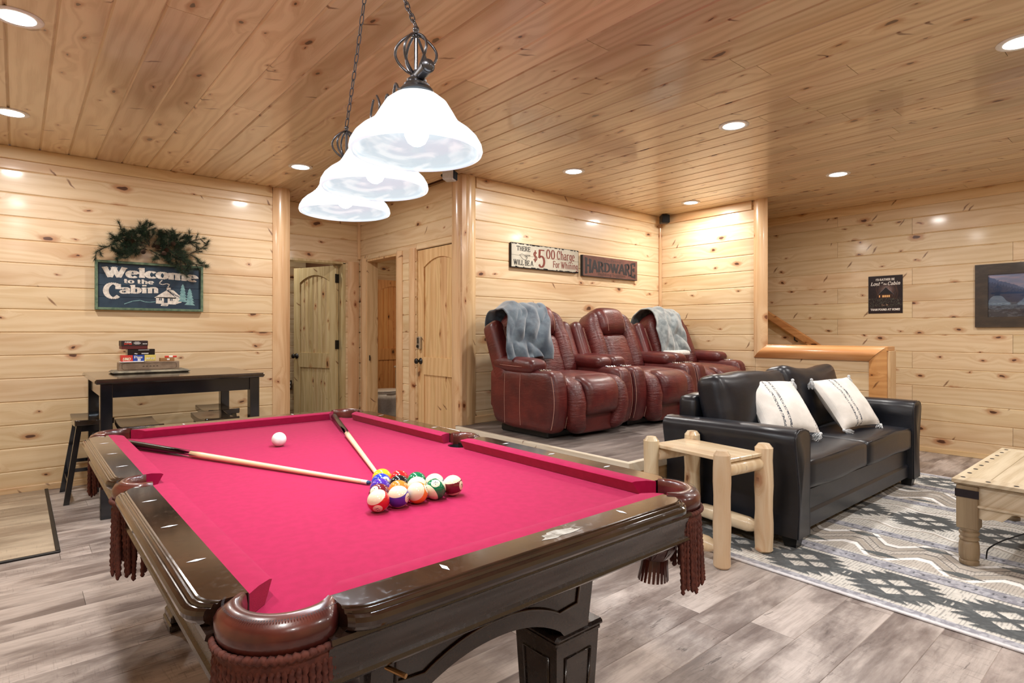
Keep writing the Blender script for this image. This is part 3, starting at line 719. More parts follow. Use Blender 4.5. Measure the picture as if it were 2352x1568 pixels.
# corner and side pockets
strand = MB()
nn, L = 34, .185
for i in range(nn+1):
    z = -L*i/nn; tw = 2*math.pi*z/.034; rr = .0052*(.35 if i in (0, nn) else 1)
    for j in range(8):
        a = 2*math.pi*j/8; r2 = rr*(1+.32*math.cos(2*(a-tw))); strand.v.append((r2*math.cos(a), r2*math.sin(a), z))
for i in range(nn):
    for j in range(8): strand.f.append((i*8+j, i*8+(j+1) % 8, (i+1)*8+(j+1) % 8, (i+1)*8+j)); strand.m.append(0)
strand_me = mesh('fringe_cord', strand.v, strand.f, True, True); strand_me.materials.append(M['cord'])
def pocket(px, py, ang, half, ri, ro, ext=0, n_str=28):
    e = empty('pocket', (px, py, 0), R(ang)); e.parent = pt
    zt = ZR+.006
    prof = [(ri, zt-.050), (ri-.001, zt-.02), (ri+.002, zt-.006), (ri+.008, zt-.0005), (ri+.020, zt-.0015), (ro-.018, zt-.004), (ro-.006, zt-.010), (ro, zt-.021), (ro, zt-.036), (ro-.003, zt-.048), (ro-.008, zt-.052), (ri+.012, zt-.052)]
    S = 30; v = []; f = []; N = len(prof)
    stations = []
    for i in range(S+1):
        a = R(-half+2*half*i/S); stations.append((a, 1))
    for i, (a, _) in enumerate(stations):
        tpr = min(1, .55+.45*min(i, S-i)/4)
        for r, z in prof:
            rr = ri+(r-ri)*tpr if r > ri else r
            v.append((rr*math.cos(a), rr*math.sin(a), z))
    for i in range(S):
        for j in range(N): f.append((i*N+j, i*N+(j+1) % N, (i+1)*N+(j+1) % N, (i+1)*N+j))
    f += [tuple(range(N))[::-1], tuple(range(S*N, (S+1)*N))]
    me = mesh('leather_rim', v, f, False, True); autosmooth(me, 50); link('leather_rim', me, e, M['pocketl'])
    # stitched line
    b = MB(); q = []
    for i in range(61):
        a = R(-half*.9+1.8*half*i/60); q.append((((ri+ro)/2+.006)*math.cos(a), ((ri+ro)/2+.006)*math.sin(a), zt-.0018))
    for i in range(0, 60): b.add([q[i], (q[i][0]*1.045, q[i][1]*1.045, zt-.0022), (q[i][0]*1.045+(q[i+1][0]-q[i][0])*.4, q[i][1]*1.045+(q[i+1][1]-q[i][1])*.4, zt-.0022), (q[i][0]+(q[i+1][0]-q[i][0])*.4, q[i][1]+(q[i+1][1]-q[i][1])*.4, zt-.0018)], [(0, 1, 2, 3)])
    b.build('tooled_stitching', M['darkhole'], e)
    # braid and fringe
    hb = half-12
    b = MB(); pts = []
    for i in range(121):
        a = R(-hb+2*hb*i/120); w = .003*math.sin(i*math.pi/2.5*1.0); pts.append(((ro+.002)*math.cos(a), (ro+.002)*math.sin(a), zt-.052+w*.6))
    b.tube(pts, [.0045+.0016*abs(math.sin(i*1.3)) for i in range(121)], 6)
    b2 = []
    v = []; f = []
    for i in range(41):
        a = R(-hb+2*hb*i/40)
        for z in (zt-.054, zt-.075): v.append(((ro-.001)*math.cos(a), (ro-.001)*math.sin(a), z))
    f = [(i*2, i*2+2, i*2+3, i*2+1) for i in range(40)]; b.add(v, f)
    b.build('braid', M['cord'], e, smooth=True)
    for i in range(n_str):
        a = R(-hb+2*hb*(i+.5)/n_str); o = link('fringe_cord', strand_me, e, None, ((ro-.0035)*math.cos(a), (ro-.0035)*math.sin(a), zt-.068), (rnd.uniform(-.05, .05), rnd.uniform(-.05, .05), rnd.uniform(0, 3)))
        o.scale = (1, 1, rnd.uniform(.93, 1.04))
    # leather net basket
    b = MB(); ns = 8
    lean = Vector((-.03, 0, -.0))
    def pos(a, tt):
        rr = (ri+.004)*(1-.03*tt-.50*tt*tt*tt) if tt < 1 else (ri+.004)*.47*(1+.25*(tt-1)*2)
        return Vector((rr*math.cos(a)-.012*tt, rr*math.sin(a), zt-.055-.14*tt))
    for dr in (-1, 1):
        for i in range(ns):
            a0 = 2*math.pi*i/ns; P = []
            for j in range(9):
                tt = j/8; P.append(pos(a0+dr*1.0*tt*2*math.pi/ns, tt))
            v = []
            for j, p in enumerate(P):
                tan = Vector((-math.sin(a0), math.cos(a0), 0)); w = .0055+.010*(j/8)**3
                nrm = Vector((p.x+.012*j/8, p.y, 0)).normalized() if (abs(p.x)+abs(p.y)) > 1e-5 else Vector((1, 0, 0)); tan = Vector((-nrm.y, nrm.x, 0))
                v += [p-tan*w, p+tan*w, p+tan*w+nrm*.003, p-tan*w+nrm*.003]
            f = [(j*4+q, j*4+(q+1) % 4, j*4+4+(q+1) % 4, j*4+4+q) for j in range(8) for q in range(4)]+[(0, 1, 2, 3), (32, 33, 34, 35)]
            b.add(v, f)
    # gathered cuff with cut fringe
    for i in range(22):
        a0 = 2*math.pi*i/22; v = []
        for j, tt in enumerate((1, 1.15, 1.42)):
            p = pos(a0, tt); p.z = zt-.055-.14*tt; tan = Vector((-math.sin(a0), math.cos(a0), 0)); w = .0045 if j < 2 else .003; nr = Vector((math.cos(a0), math.sin(a0), 0))*.002
            v += [p-tan*w, p+tan*w, p+tan*w+nr, p-tan*w+nr]
        b.add(v, [(j*4+q, j*4+(q+1) % 4, j*4+4+(q+1) % 4, j*4+4+q) for j in range(2) for q in range(4)]+[(8, 9, 10, 11)])
    no = b.build('net_basket', M['pocketl'], e); no['label'] = 'leather net basket with cut fringe'
    # dark liner inside the throat
    b = MB(); b.lathe([(ri-.0025, ZB-.004), (ri-.003, zt-.10)], n=28, cap=False); b.build('throat_liner', M['darkhole'], e, smooth=True)
    return e
for sx, sy, a in ((-1, -1, 225), (1, -1, 315), (1, 1, 45), (-1, 1, 135)): pocket(sx*(NX+.004), sy*(NY+.004), a, 84, .065, .107)
pocket(-NX-.047, 0, 180, 90, .048, .088, n_str=24); pocket(NX+.047, 0, 0, 90, .048, .088, n_str=24)
# aprons under the rails
AXO, AYO = NX+.118, NY+.118
aprof = [(0, ZR-.036), (.002, ZR-.044), (-.006, ZR-.050), (-.010, ZR-.058), (-.012, ZR-.096), (-.007, ZR-.101), (-.005, ZR-.107), (-.010, ZR-.113), (-.022, ZR-.120), (-.05, ZR-.122), (-.05, ZR-.036)]
for horiz, sd in ((1, -1), (1, 1), (0, -1), (0, 1)):
    base = AYO if horiz else AXO; l = (NX-.02) if horiz else (NY-.02); b = MB(); v = []
    for s in (-l, l):
        for u, z in aprof: v.append((s, sd*(base+u), z) if horiz else (sd*(base+u), s, z))
    N = len(aprof); b.add(v, [(i, (i+1) % N, N+(i+1) % N, N+i) for i in range(N)]+[tuple(range(N))[::-1], tuple(range(N, 2*N))])
    b.build('apron', M['mahog2'], pt, auto=25)
# cabinet: arched end and side panels
CXI, CYI = .335, .90
def arch_panel(l, f_, horiz, sd, leg):
    z1, zs, zp = ZR-.1, .44, .525; N = 30; b = MB(); v = []
    def az(x):
        q = abs(x)/(l-leg)
        return zp-(zp-zs-.02)*q**2.2 if q < 1 else zs
    def P(x, o, z):
        fl = .035*(z-zs)/(z1-zs); return (x, sd*(f_+fl-o), z) if horiz else (sd*(f_+fl-o), x, z)
    xs = [-l+2*l*i/N for i in range(N+1)]
    for x in xs:
        z = az(x); v += [P(x, 0, z), P(x, 0, z1), P(x, .03, z1), P(x, .03, z)]
    f = [(i*4+q, i*4+(q+1) % 4, i*4+4+(q+1) % 4, i*4+4+q) for i in range(N) for q in range(4)]+[(0, 1, 2, 3), (N*4, N*4+1, N*4+2, N*4+3)]
    b.add(v, f)
    # raised bead following the arch
    bp = []
    ls = l-.055
    bp += [P(-ls, -.002, z1-.05), P(-ls, -.002, zs+.085)]
    for i in range(25):
        x = -(l-leg-.02)+2*(l-leg-.02)*i/24; bp.append(P(x, -.002, az(x)+.045))
    bp += [P(ls, -.002, zs+.085), P(ls, -.002, z1-.05)]
    o = b.build('cabinet_panel', M['mahog2'], pt, auto=30)
    g = MB(); g.tube(bp, .0045, 6); g.build('bead', M['mahog'], o, smooth=True)
for sd in (-1, 1): arch_panel(CXI-.02, CYI, True, sd, .1); arch_panel(CYI-.0, CXI-.02, False, sd, .12)
for sx in (-1, 1):
    for sy in (-1, 1):
        e = empty('leg', (sx*.285, sy*.815, 0)); e.parent = pt
        b = MB()
        w0, w1 = .062, .080
        v = [(a*w0, c*w0, .06) for a, c in ((-1, -1), (1, -1), (1, 1), (-1, 1))]+[(a*w1, c*w1, .435) for a, c in ((-1, -1), (1, -1), (1, 1), (-1, 1))]
        b.add(v, [(0, 1, 2, 3), (4, 5, 6, 7), (0, 1, 5, 4), (1, 2, 6, 5), (2, 3, 7, 6), (3, 0, 4, 7)])
        b.box(-.07, .07, -.07, .07, .03, .065, .008); b.box(-.075, .075, -.075, .075, 0, .032, .006)
        b.build('post', M['mahog2'], e)
        b = MB(); b.box(-.09, .09, -.09, .09, .43, .448, .007); b.box(-.084, .084, -.084, .084, .418, .432, .004); b.build('leg_cap', M['mahog2'], e)
        for q in range(4):     # raised field with bead on each face
            Mx = Matrix.Rotation(q*math.pi/2, 4, 'Z'); b = MB()
            tl = lambda z: w0+(w1-w0)*(z-.06)/.375
            ring = [(-tl(.12)*.6, -tl(.12)-.001, .12), (tl(.12)*.6, -tl(.12)-.001, .12), (tl(.38)*.6, -tl(.38)-.001, .38), (-tl(.38)*.6, -tl(.38)-.001, .38)]
            b.tube([Mx @ Vector(p) for p in ring], .004, 5, closed=True); b.build('panel_bead', M['mahog2'], e, smooth=True)
b = MB(); b.box(-CXI+.0, CXI-.0, -CYI, CYI, ZR-.12, ZR-.07); b.build('slate_frame', M['mahog2'], pt)
b = MB(); b.box(-AXO+.04, AXO-.04, -AYO+.04, AYO-.04, ZR-.1, ZB-.031, 0)
# brass peg in the near apron
b = MB(); b.tube([(-.37, -AYO+.03, .668), (-.355, -AYO-.008, .664)], .0042, 10); o = b.build('cue_peg', plain('brass', srgb(176, 136, 90), .3, 1), pt); o['label'] = 'small brass peg under the near apron'

# ------------------------------------------------------------------ stroke lettering
def arc(cx_, cy_, rx, ry, a0, a1, n=12): return [(cx_+rx*math.cos(R(a0+(a1-a0)*i/n)), cy_+ry*math.sin(R(a0+(a1-a0)*i/n))) for i in range(n+1)]
# glyph: width, strokes, serif points (bottom/top bars), dots
G = {
 'A': (.86, [[(.06, 0), (.42, 1)], [(.42, 1), (.78, 0)], [(.18, .34), (.66, .34)]], [(.06, 0), (.78, 0)]),
 'B': (.72, [[(.14, 0), (.14, 1)], [(.14, 1), (.36, 1)]+arc(.36, .77, .22, .23, 90, -90)+[(.14, .54)], [(.14, .54), (.38, .54)]+arc(.38, .27, .25, .27, 90, -90)+[(.14, 0)]], [(.1, 0), (.1, 1)]),
 'C': (.8, [arc(.42, .5, .34, .5, 48, 312, 20), [(.66, .66), (.66, .95)]], []),
 'D': (.82, [[(.14, 0), (.14, 1)], [(.14, 1), (.34, 1)]+arc(.34, .5, .38, .5, 90, -90, 16)+[(.14, 0)]], [(.1, 0), (.1, 1)]),
 'E': (.7, [[(.14, 0), (.14, 1)], [(.14, 1), (.6, 1), (.6, .84)], [(.14, .53), (.48, .53)], [(.48, .44), (.48, .62)], [(.14, 0), (.62, 0), (.62, .18)]], [(.1, 0), (.1, 1)]),
 'F': (.66, [[(.14, 0), (.14, 1)], [(.14, 1), (.58, 1), (.58, .84)], [(.14, .53), (.46, .53)], [(.46, .44), (.46, .62)]], [(.14, 0), (.1, 1)]),
 'H': (.84, [[(.16, 0), (.16, 1)], [(.68, 0), (.68, 1)], [(.16, .52), (.68, .52)]], [(.16, 0), (.16, 1), (.68, 0), (.68, 1)]),
 'I': (.4, [[(.2, 0), (.2, 1)]], [(.2, 0), (.2, 1)]),
 'L': (.68, [[(.16, 0), (.16, 1)], [(.16, 0), (.6, 0), (.6, .2)]], [(.12, 0), (.16, 1)]),
 'M': (1.0, [[(.16, 0), (.16, 1)], [(.16, 1), (.5, .1), (.84, 1)], [(.84, 0), (.84, 1)]], [(.16, 0), (.84, 0), (.1, 1), (.9, 1)]),
 'N': (.86, [[(.16, 0), (.16, 1)], [(.16, 1), (.7, 0)], [(.7, 0), (.7, 1)]], [(.16, 0), (.1, 1), (.7, 1)]),
 'O': (.84, [arc(.42, .5, .34, .5, 90, 450, 26)], []),
 'P': (.7, [[(.14, 0), (.14, 1)], [(.14, 1), (.36, 1)]+arc(.36, .75, .24, .25, 90, -90)+[(.14, .5)]], [(.14, 0), (.1, 1)]),
 'R': (.82, [[(.14, 0), (.14, 1)], [(.14, 1), (.36, 1)]+arc(.36, .76, .24, .24, 90, -90)+[(.14, .52)], [(.36, .52), (.66, 0)]], [(.14, 0), (.1, 1), (.7, 0)]),
 'S': (.66, [arc(.33, .74, .22, .26, 40, 250, 12)+arc(.33, .26, .25, .26, 80, -140, 12)], []),
 'T': (.78, [[(.39, 0), (.39, 1)], [(.06, .82), (.06, 1), (.72, 1), (.72, .82)]], [(.39, 0)]),
 'U': (.82, [[(.16, 1), (.16, .35)]+arc(.42, .33, .26, .33, 180, 360)+[(.68, 1)]], [(.16, 1), (.68, 1)]),
 'W': (1.2, [[(.08, 1), (.36, 0)], [(.36, 0), (.6, 1)], [(.52, 1), (.82, 0)], [(.82, 0), (1.1, 1)]], [(.1, 1), (.58, 1), (1.1, 1)]),
 'K': (.8, [[(.16, 0), (.16, 1)], [(.66, 1), (.18, .42)], [(.34, .58), (.68, 0)]], [(.16, 0), (.16, 1), (.7, 0), (.66, 1)]),
 'Z': (.7, [[(.1, 1), (.6, 1)], [(.6, 1), (.1, 0)], [(.1, 0), (.6, 0)]], []), '-': (.4, [[(.06, .45), (.34, .45)]], []),
 'a': (.62, [arc(.27, .5, .2, .17, 150, 0, 8)+[(.47, .1), (.58, .02)], arc(.27, .19, .2, .19, 60, 330, 14)], []),
 'b': (.66, [[(.14, 0), (.14, 1)], arc(.34, .33, .22, .33, 150, -150, 16)], [(.1, 1)]),
 'c': (.58, [arc(.32, .34, .24, .34, 45, 315, 16)], []),
 'd': (.66, [[(.5, 0), (.5, 1)], arc(.3, .33, .22, .33, 30, 330, 16)], [(.46, 1), (.54, 0)]),
 'e': (.62, [[(.1, .37), (.53, .37)], arc(.32, .34, .24, .34, 8, 315, 18)], []),
 'f': (.42, [[(.18, 0), (.18, .8)]+arc(.34, .82, .16, .18, 180, 40, 6), [(.04, .66), (.36, .66)]], [(.18, 0)]),
 'g': (.64, [arc(.3, .36, .2, .3, 0, 360, 16), [(.5, .62), (.5, -.1)]+arc(.29, -.12, .21, .2, 0, -160, 10), [(.5, .62), (.62, .66)]], []),
 'h': (.72, [[(.16, 0), (.16, 1)], arc(.36, .42, .2, .26, 170, 0, 10)+[(.56, 0)]], [(.16, 0), (.12, 1), (.56, 0)]),
 'i': (.36, [[(.18, 0), (.18, .66)], [(.18, .88), (.18, .99)]], [(.18, 0), (.14, .66)]),
 'l': (.36, [[(.18, 0), (.18, 1)]], [(.18, 0), (.14, 1)]),
 'm': (1.06, [[(.16, 0), (.16, .66)], arc(.35, .42, .19, .25, 170, 0, 8)+[(.54, 0)], arc(.72, .42, .19, .25, 170, 0, 8)+[(.91, 0)]], [(.16, 0), (.12, .66), (.54, 0), (.91, 0)]),
 'n': (.72, [[(.16, 0), (.16, .66)], arc(.36, .42, .2, .26, 170, 0, 10)+[(.56, 0)]], [(.16, 0), (.12, .66), (.56, 0)]),
 'o': (.64, [arc(.32, .34, .24, .34, 90, 450, 20)], []),
 'p': (.66, [[(.14, -.3), (.14, .66)], arc(.34, .33, .22, .33, 150, -150, 16)], [(.14, -.3), (.1, .66)]),
 'r': (.5, [[(.16, 0), (.16, .66)], arc(.34, .44, .18, .24, 150, 50, 6)], [(.16, 0), (.12, .66)]),
 's': (.5, [arc(.25, .49, .17, .18, 40, 250, 8)+arc(.25, .17, .18, .18, 80, -140, 8)], []),
 't': (.44, [[(.2, .92), (.2, .12)]+arc(.32, .12, .12, .12, 180, 290, 5), [(.06, .64), (.38, .64)]], []),
 'u': (.7, [[(.16, .66), (.16, .22)]+arc(.34, .22, .18, .22, 180, 360, 8)+[(.54, .66)], [(.54, .3), (.54, 0)]], [(.12, .66), (.5, .66), (.6, 0)]),
 'y': (.66, [[(.1, .66), (.33, 0)], [(.56, .66), (.33, 0), (.2, -.28), (.1, -.28)]], [(.1, .66), (.56, .66)]),
 'x': (.6, [[(.1, .66), (.5, 0)], [(.5, .66), (.1, 0)]], []),
 '$': (.62, [arc(.31, .7, .2, .22, 30, 250, 10)+arc(.31, .28, .22, .24, 80, -150, 10), [(.31, -.12), (.31, 1.1)]], []),
 '0': (.6, [arc(.3, .5, .22, .5, 90, 450, 22)], []), '1': (.45, [[(.24, 0), (.24, 1), (.1, .84)]], [(.24, 0)]),
 '2': (.6, [arc(.3, .72, .2, .28, 160, -30, 10)+[(.1, .02), (.52, .02)]], []), '4': (.64, [[(.46, 0), (.46, 1), (.08, .3), (.6, .3)]], []),
 '5': (.6, [[(.5, 1), (.16, 1), (.13, .55)]+arc(.29, .32, .22, .32, 110, -140, 14)], []), '7': (.6, [[(.1, 1), (.5, 1), (.2, 0)]], []),
 '3': (.6, [arc(.28, .74, .2, .25, 150, -80, 10)+arc(.28, .26, .23, .26, 80, -150, 10)], []), '6': (.6, [[(.44, .95), (.16, .5)]+arc(.3, .3, .2, .3, 160, 520, 16)], []),
 '8': (.6, [arc(.3, .74, .18, .25, 90, 450, 14), arc(.3, .26, .21, .26, 90, 450, 14)], []), '9': (.6, [arc(.3, .7, .2, .28, 0, 360, 14)+[(.46, .5), (.2, 0)]], []),
 "'": (.22, [[(.11, 1), (.11, .76)]], []), '!': (.3, [[(.15, 1), (.15, .32)], [(.15, .1), (.15, 0)]], []), '.': (.25, [[(.12, .1), (.12, 0)]], []),
}
def stroke_poly(pts, thick, thin):
    v = []; f = []
    for i in range(len(pts)-1):
        (x0, y0), (x1, y1) = pts[i], pts[i+1]; dx, dy = x1-x0, y1-y0; L = math.hypot(dx, dy)
        if L < 1e-6: continue
        w = (thin+(thick-thin)*abs(dy/L)**1.3)/2; nx, ny = -dy/L*w, dx/L*w; ex, ey = dx/L*thin*.35, dy/L*thin*.35
        k_ = len(v); v += [(x0-nx-ex, y0-ny-ey), (x0+nx-ex, y0+ny-ey), (x1+nx+ex, y1+ny+ey), (x1-nx+ex, y1-ny+ey)]; f.append((k_, k_+1, k_+2, k_+3))
    return v, f
def text_polys(s, h, x0=0, y0=0, thick=.2, thin=.08, ws=1.0, gap=.06, serif=.13, slant=0, warp=None, sans=False):
    """2-D polygons of a line of serif lettering; returns verts, faces and advance"""
    V = []; F = []; x = x0
    for ch in s:
        if ch == ' ': x += .32*h*ws; continue
        w, st, sf = G[ch]; pi_ = 0
        polys = [stroke_poly(p, thick, thin) for p in st]
        if not sans:
            for (sx, sy) in sf:
                t2 = thin*.9; yy0, yy1 = (sy-t2, sy) if sy > .5 else (sy, sy+t2)
                polys.append(([(sx-serif, yy0), (sx-serif, yy1), (sx+serif, yy1), (sx+serif, yy0)], [(0, 1, 2, 3)]))
        for v, f in polys:
            k_ = len(V); pi_ += 1
            for j_, (a, c) in enumerate(v):
                px = x+(a+slant*c)*h*ws; py = y0+c*h
                V.append((px, py, pi_*3e-5+((j_//4) % 2)*1.2e-5))
            F += [tuple(i+k_ for i in q) for q in f]
        x += (w+gap)*h*ws
    if warp: V = [tuple(warp(a, c))+(d_,) for a, c, d_ in V]
    return V, F, x-x0
def put2d(mb, V, F, org, ex, ez, mi=0):
    o = Vector(org); ex = Vector(ex); ez = Vector(ez); en = ex.cross(ez); mb.add([o+ex*p[0]+ez*p[1]+en*(p[2] if len(p) > 2 else 0) for p in V], F, mi)
def textw(s, h, **k): return text_polys(s, h, **k)[2]
def poly2(pts): return list(pts), [tuple(range(len(pts)))]

# ------------------------------------------------------------------ balls and cues
ballcols = {1: (236, 176, 40), 2: (40, 60, 170), 3: (196, 30, 34), 4: (74, 44, 150), 5: (228, 120, 44), 6: (10, 104, 66), 7: (104, 22, 34), 8: (18, 18, 24)}
def ballmat(n):
    m, nt = newmat('ball_%d' % n); t = NT(nt); o, xyz = t.coords(); r = .02857
    iv = srgb(226, 212, 182); c = srgb(*ballcols[n if n <= 8 else n-8])
    if n > 8: col = t.mix(t.math('GREATER_THAN', t.math('ABSOLUTE', xyz[2]), r*.50), c, iv)
    else: col = c
    col = t.mix(t.math('GREATER_THAN', t.math('ABSOLUTE', xyz[0]), r*.90), col, iv)
    t.bsdf(col, .08, coat=.5, coatr=.03); return m
sph = bmesh.new(); bmesh.ops.create_uvsphere(sph, u_segments=40, v_segments=24, radius=.02857)
M['ink'] = plain('ink_black', srgb(14, 14, 16), .5)
def ball(n, x, y, label, up=(0, 0, 1), num=(1, 0, 0)):
    """up: direction of the ball's stripe axis, num: direction of its number"""
    me = bpy.data.meshes.new('pool_ball'); sph.to_mesh(me); me.polygons.foreach_set('use_smooth', [True]*len(me.polygons))
    me.materials.append(ballmat(n) if n else plain('cue_ball_white', srgb(226, 220, 214), .12, coat=.4))
    o = bpy.data.objects.new('pool_ball' if n else 'cue_ball', me); C.objects.link(o); o.location = (x, y, ZB+.02857)
    X = Vector(num).normalized(); Z = Vector(up); Z = (Z-X*Z.dot(X)).normalized(); Y = Z.cross(X)
    o.rotation_euler = Matrix((X, Y, Z)).transposed().to_euler()
    tag(o, label, 'pool ball', 'racked pool balls' if n else None)
    if n:
        s = str(n); mb = MB(); h_ = .0085
        for sd in (1, -1):
            V, F, w = text_polys(s, h_, thick=.2, thin=.14, serif=.1, gap=.02); rr = .02857+.00015
            vv = []
            for a, c, d_ in V:
                yy, zz = (a-w/2)*1.0, c-h_/2; xx = math.sqrt(max(0, (rr+d_)**2-yy*yy-zz*zz)); vv.append((sd*xx, sd*yy, zz))
            mb.add(vv, F)
        mb.build('number', M['ink'], o)
    return o
camd = lambda x, y: (Vector((0, 0, 1.215))-Vector((x, y, .786))).normalized()
rx0, ry0, dd = .703, 1.350, .0575
lay = [[11, 12, 13, 14, 15], [7, 5, 9, 10], [4, 8, 6], [2, 3], [1]]
nm = {11: 'red striped ball with number 11, front left end of the rack', 12: 'purple striped ball between the red and orange striped balls', 13: 'orange striped ball with a big cream cap in the front row',
      14: 'green striped ball showing number 14 in the front row', 15: 'maroon striped ball at the right end of the front row', 7: 'solid maroon ball right behind the red striped ball',
      5: 'solid orange ball behind the purple striped ball', 9: 'yellow striped ball behind the orange striped ball', 10: 'blue striped ball behind the green striped ball',
      4: 'solid purple ball in the left column of the rack', 8: 'solid black ball in the middle of the rack', 6: 'solid green ball on the far right edge of the rack',
      2: 'solid blue ball by the cue tips', 3: 'solid red ball beside the blue one at the far end', 1: 'solid yellow ball at the far tip of the rack'}
rt_ = Vector((.76, -.649, 0)); upv = Vector((0, 0, 1))
for k_, row in enumerate(lay):
    for i, n in enumerate(row):
        x, y = rx0+dd*(i+k_*.5), ry0+dd*.866*k_; c = camd(x, y)
        ori = {11: (c*.75+upv*.55-rt_*.45, c*.72-upv*.62-rt_*.05), 12: (upv*.75-rt_*.5+c*.2, rt_*.9+c*.3-upv*.1), 13: (c*.85+upv*.45+rt_*.15, -rt_*.9-upv*.4),
               14: (-upv*.7-rt_*.55+c*.2, c*.85+upv*.75), 15: (upv*.85-rt_*.45, rt_*.9+c*.35), 7: (upv, c*.8+upv*.5-rt_*.6), 10: (upv*.9+c*.3, rt_), 9: (c*.6+upv*.8, rt_),
               2: (upv, c*.7+upv*.35+rt_*.6)}.get(n, (upv, -c+rt_*.3))
        ball(n, x, y, nm[n], ori[0], ori[1])
ball(0, .803, 2.386, 'white cue ball alone near the far left of the table')
cw = pine('cue_maple', 'x', 'yz', light=(232, 206, 168), mid=(222, 190, 148), heart=(214, 180, 138), knots=0, rough=.25)
def cue(label, tip, butt):
    tip = Vector(tip); butt = Vector(butt); L = (butt-tip).length
    e = bpy.data.objects.new('pool_cue', None); C.objects.link(e); e.location = tip; e.empty_display_size = .1
    e.rotation_euler = (butt-tip).to_track_quat('X', 'Z').to_euler(); tag(e, label, 'pool cue', 'pool cues lying on the felt')
    rr = lambda s: .0062+.0088*(s/L)
    b = MB(); st = [.03+(L*.60-.03)*i/12 for i in range(13)]; b.tube([(s, 0, 0) for s in st], [rr(s) for s in st], 16); b.build('shaft', cw, e, smooth=True)
    b = MB(); s0 = L*.565; n = 24; v = []; f = []      # dark butt with pointed prongs
    ring0 = [(s0 if (j % 6 == 0) else s0+.22*min(j % 6, 6-(j % 6))/3, j) for j in range(n)]
    for s, j in ring0: a = 2*math.pi*j/n; v.append((s, (rr(s)+.0006)*math.cos(a), (rr(s)+.0006)*math.sin(a)))
    for s in (s0+.24, s0+.32, L-.01, L):
        for j in range(n): a = 2*math.pi*j/n; q = (rr(s)+.0006)*(1 if s < L else .8); v.append((s, q*math.cos(a), q*math.sin(a)))
    for i in range(4):
        for j in range(n): f.append((i*n+j, i*n+(j+1) % n, (i+1)*n+(j+1) % n, (i+1)*n+j))
    f.append(tuple(range(4*n, 5*n))); b.add(v, f); b.build('butt', plain('cue_black_lacquer', srgb(22, 17, 14), .28, coat=.2), e, smooth=False).data.polygons.foreach_set('use_smooth', [True]*(4*n+1))
    b = MB(); b.tube([(.008, 0, 0), (.032, 0, 0)], .0063, 14); b.build('ferrule', plain('ferrule_ivory', srgb(235, 224, 205), .3), e, smooth=True)
    b = MB(); b.tube([(0, 0, 0), (.008, 0, 0)], [.0055, .0062], 14); b.build('tip', plain('chalk_tip_blue', srgb(40, 70, 110), .9), e, smooth=True)
d1 = Vector((.332-.806, 2.755-1.601, 0)).normalized(); cue('longer-looking cue running from the left far corner pocket to the rack', (.806, 1.603, ZB+.0075), (.806+d1.x*1.40, 1.603+d1.y*1.40, ZB+.0185))
d2 = Vector((1.236-.852, 2.848-1.640, 0)).normalized(); cue('cue pointing from the far right corner pocket down to the rack', (.856, 1.632, ZB+.0075), (.856+d2.x*1.36, 1.632+d2.y*1.36, ZB+.0185))
# ------------------------------------------------------------------ pendant light over the table
def shademat(name, base, amp, alb):
    m, nt = newmat(name); t = NT(nt); o, xyz = t.coords()
    n1 = t.noise(t.comb(t.math('MULTIPLY', xyz[0], 8), t.math('MULTIPLY', xyz[1], 8), t.math('MULTIPLY', xyz[2], 30)), 1, 3, .5, 1.2)
    sw = t.step(n1, .40, .62)
    c = t.mix(sw, (.78, .92, 1, 1), (.92, .98, 1, 1))
    t.bsdf((alb, alb, alb, 1), .12, coat=.3, emis=c, estr=t.math('ADD', base, t.math('MULTIPLY', sw, amp)), spec=.5); return m
M['shade'] = shademat('alabaster_glass', SHADE_E, .35, .5); M['shadein'] = shademat('alabaster_glass_inside', SHADE_E*.72, .14, .2)
M['pewter'] = plain('dark_pewter', srgb(98, 100, 106), .3, .85)
m, nt = newmat('bulb_glow'); t = NT(nt); em = t.n('ShaderNodeEmission'); em.inputs[0].default_value = (.82, .93, 1, 1); em.inputs[1].default_value = BULB_E
nt.links.new(em.outputs[0], t.n('ShaderNodeOutputMaterial').inputs[0]); M['bulb'] = m
S3 = [Vector((.823, 1.362, 0)), Vector((.921, 1.792, 0)), Vector((1.013, 2.228, 0))]
mid = S3[1]; ax = (S3[2]-S3[0]).normalized(); perp = Vector((ax.y, -ax.x, 0))
pl = empty('billiard_light', (mid.x, mid.y, 0), 0, 'three-shade glowing glass billiard light hung on chains over the table', 'pendant light')
zr_, zb_ = 1.705, 1.905
def P3(s, h=0, side=0): return tuple((ax*s+perp*side)+Vector((0, 0, h)))
b = MB(); b.tube([P3(-.52, zb_), P3(.52, zb_)], .0165, 20); 
for s in (-1, 1): b.tube([P3(s*.52, zb_), P3(s*.528, zb_), P3(s*.534, zb_)], [.0165, .0145, .006], 20); b.tube([P3(s*.515, zb_), P3(s*.521, zb_)], .0182, 20)
b.build('cross_bar', M['pewter'], pl, auto=40)
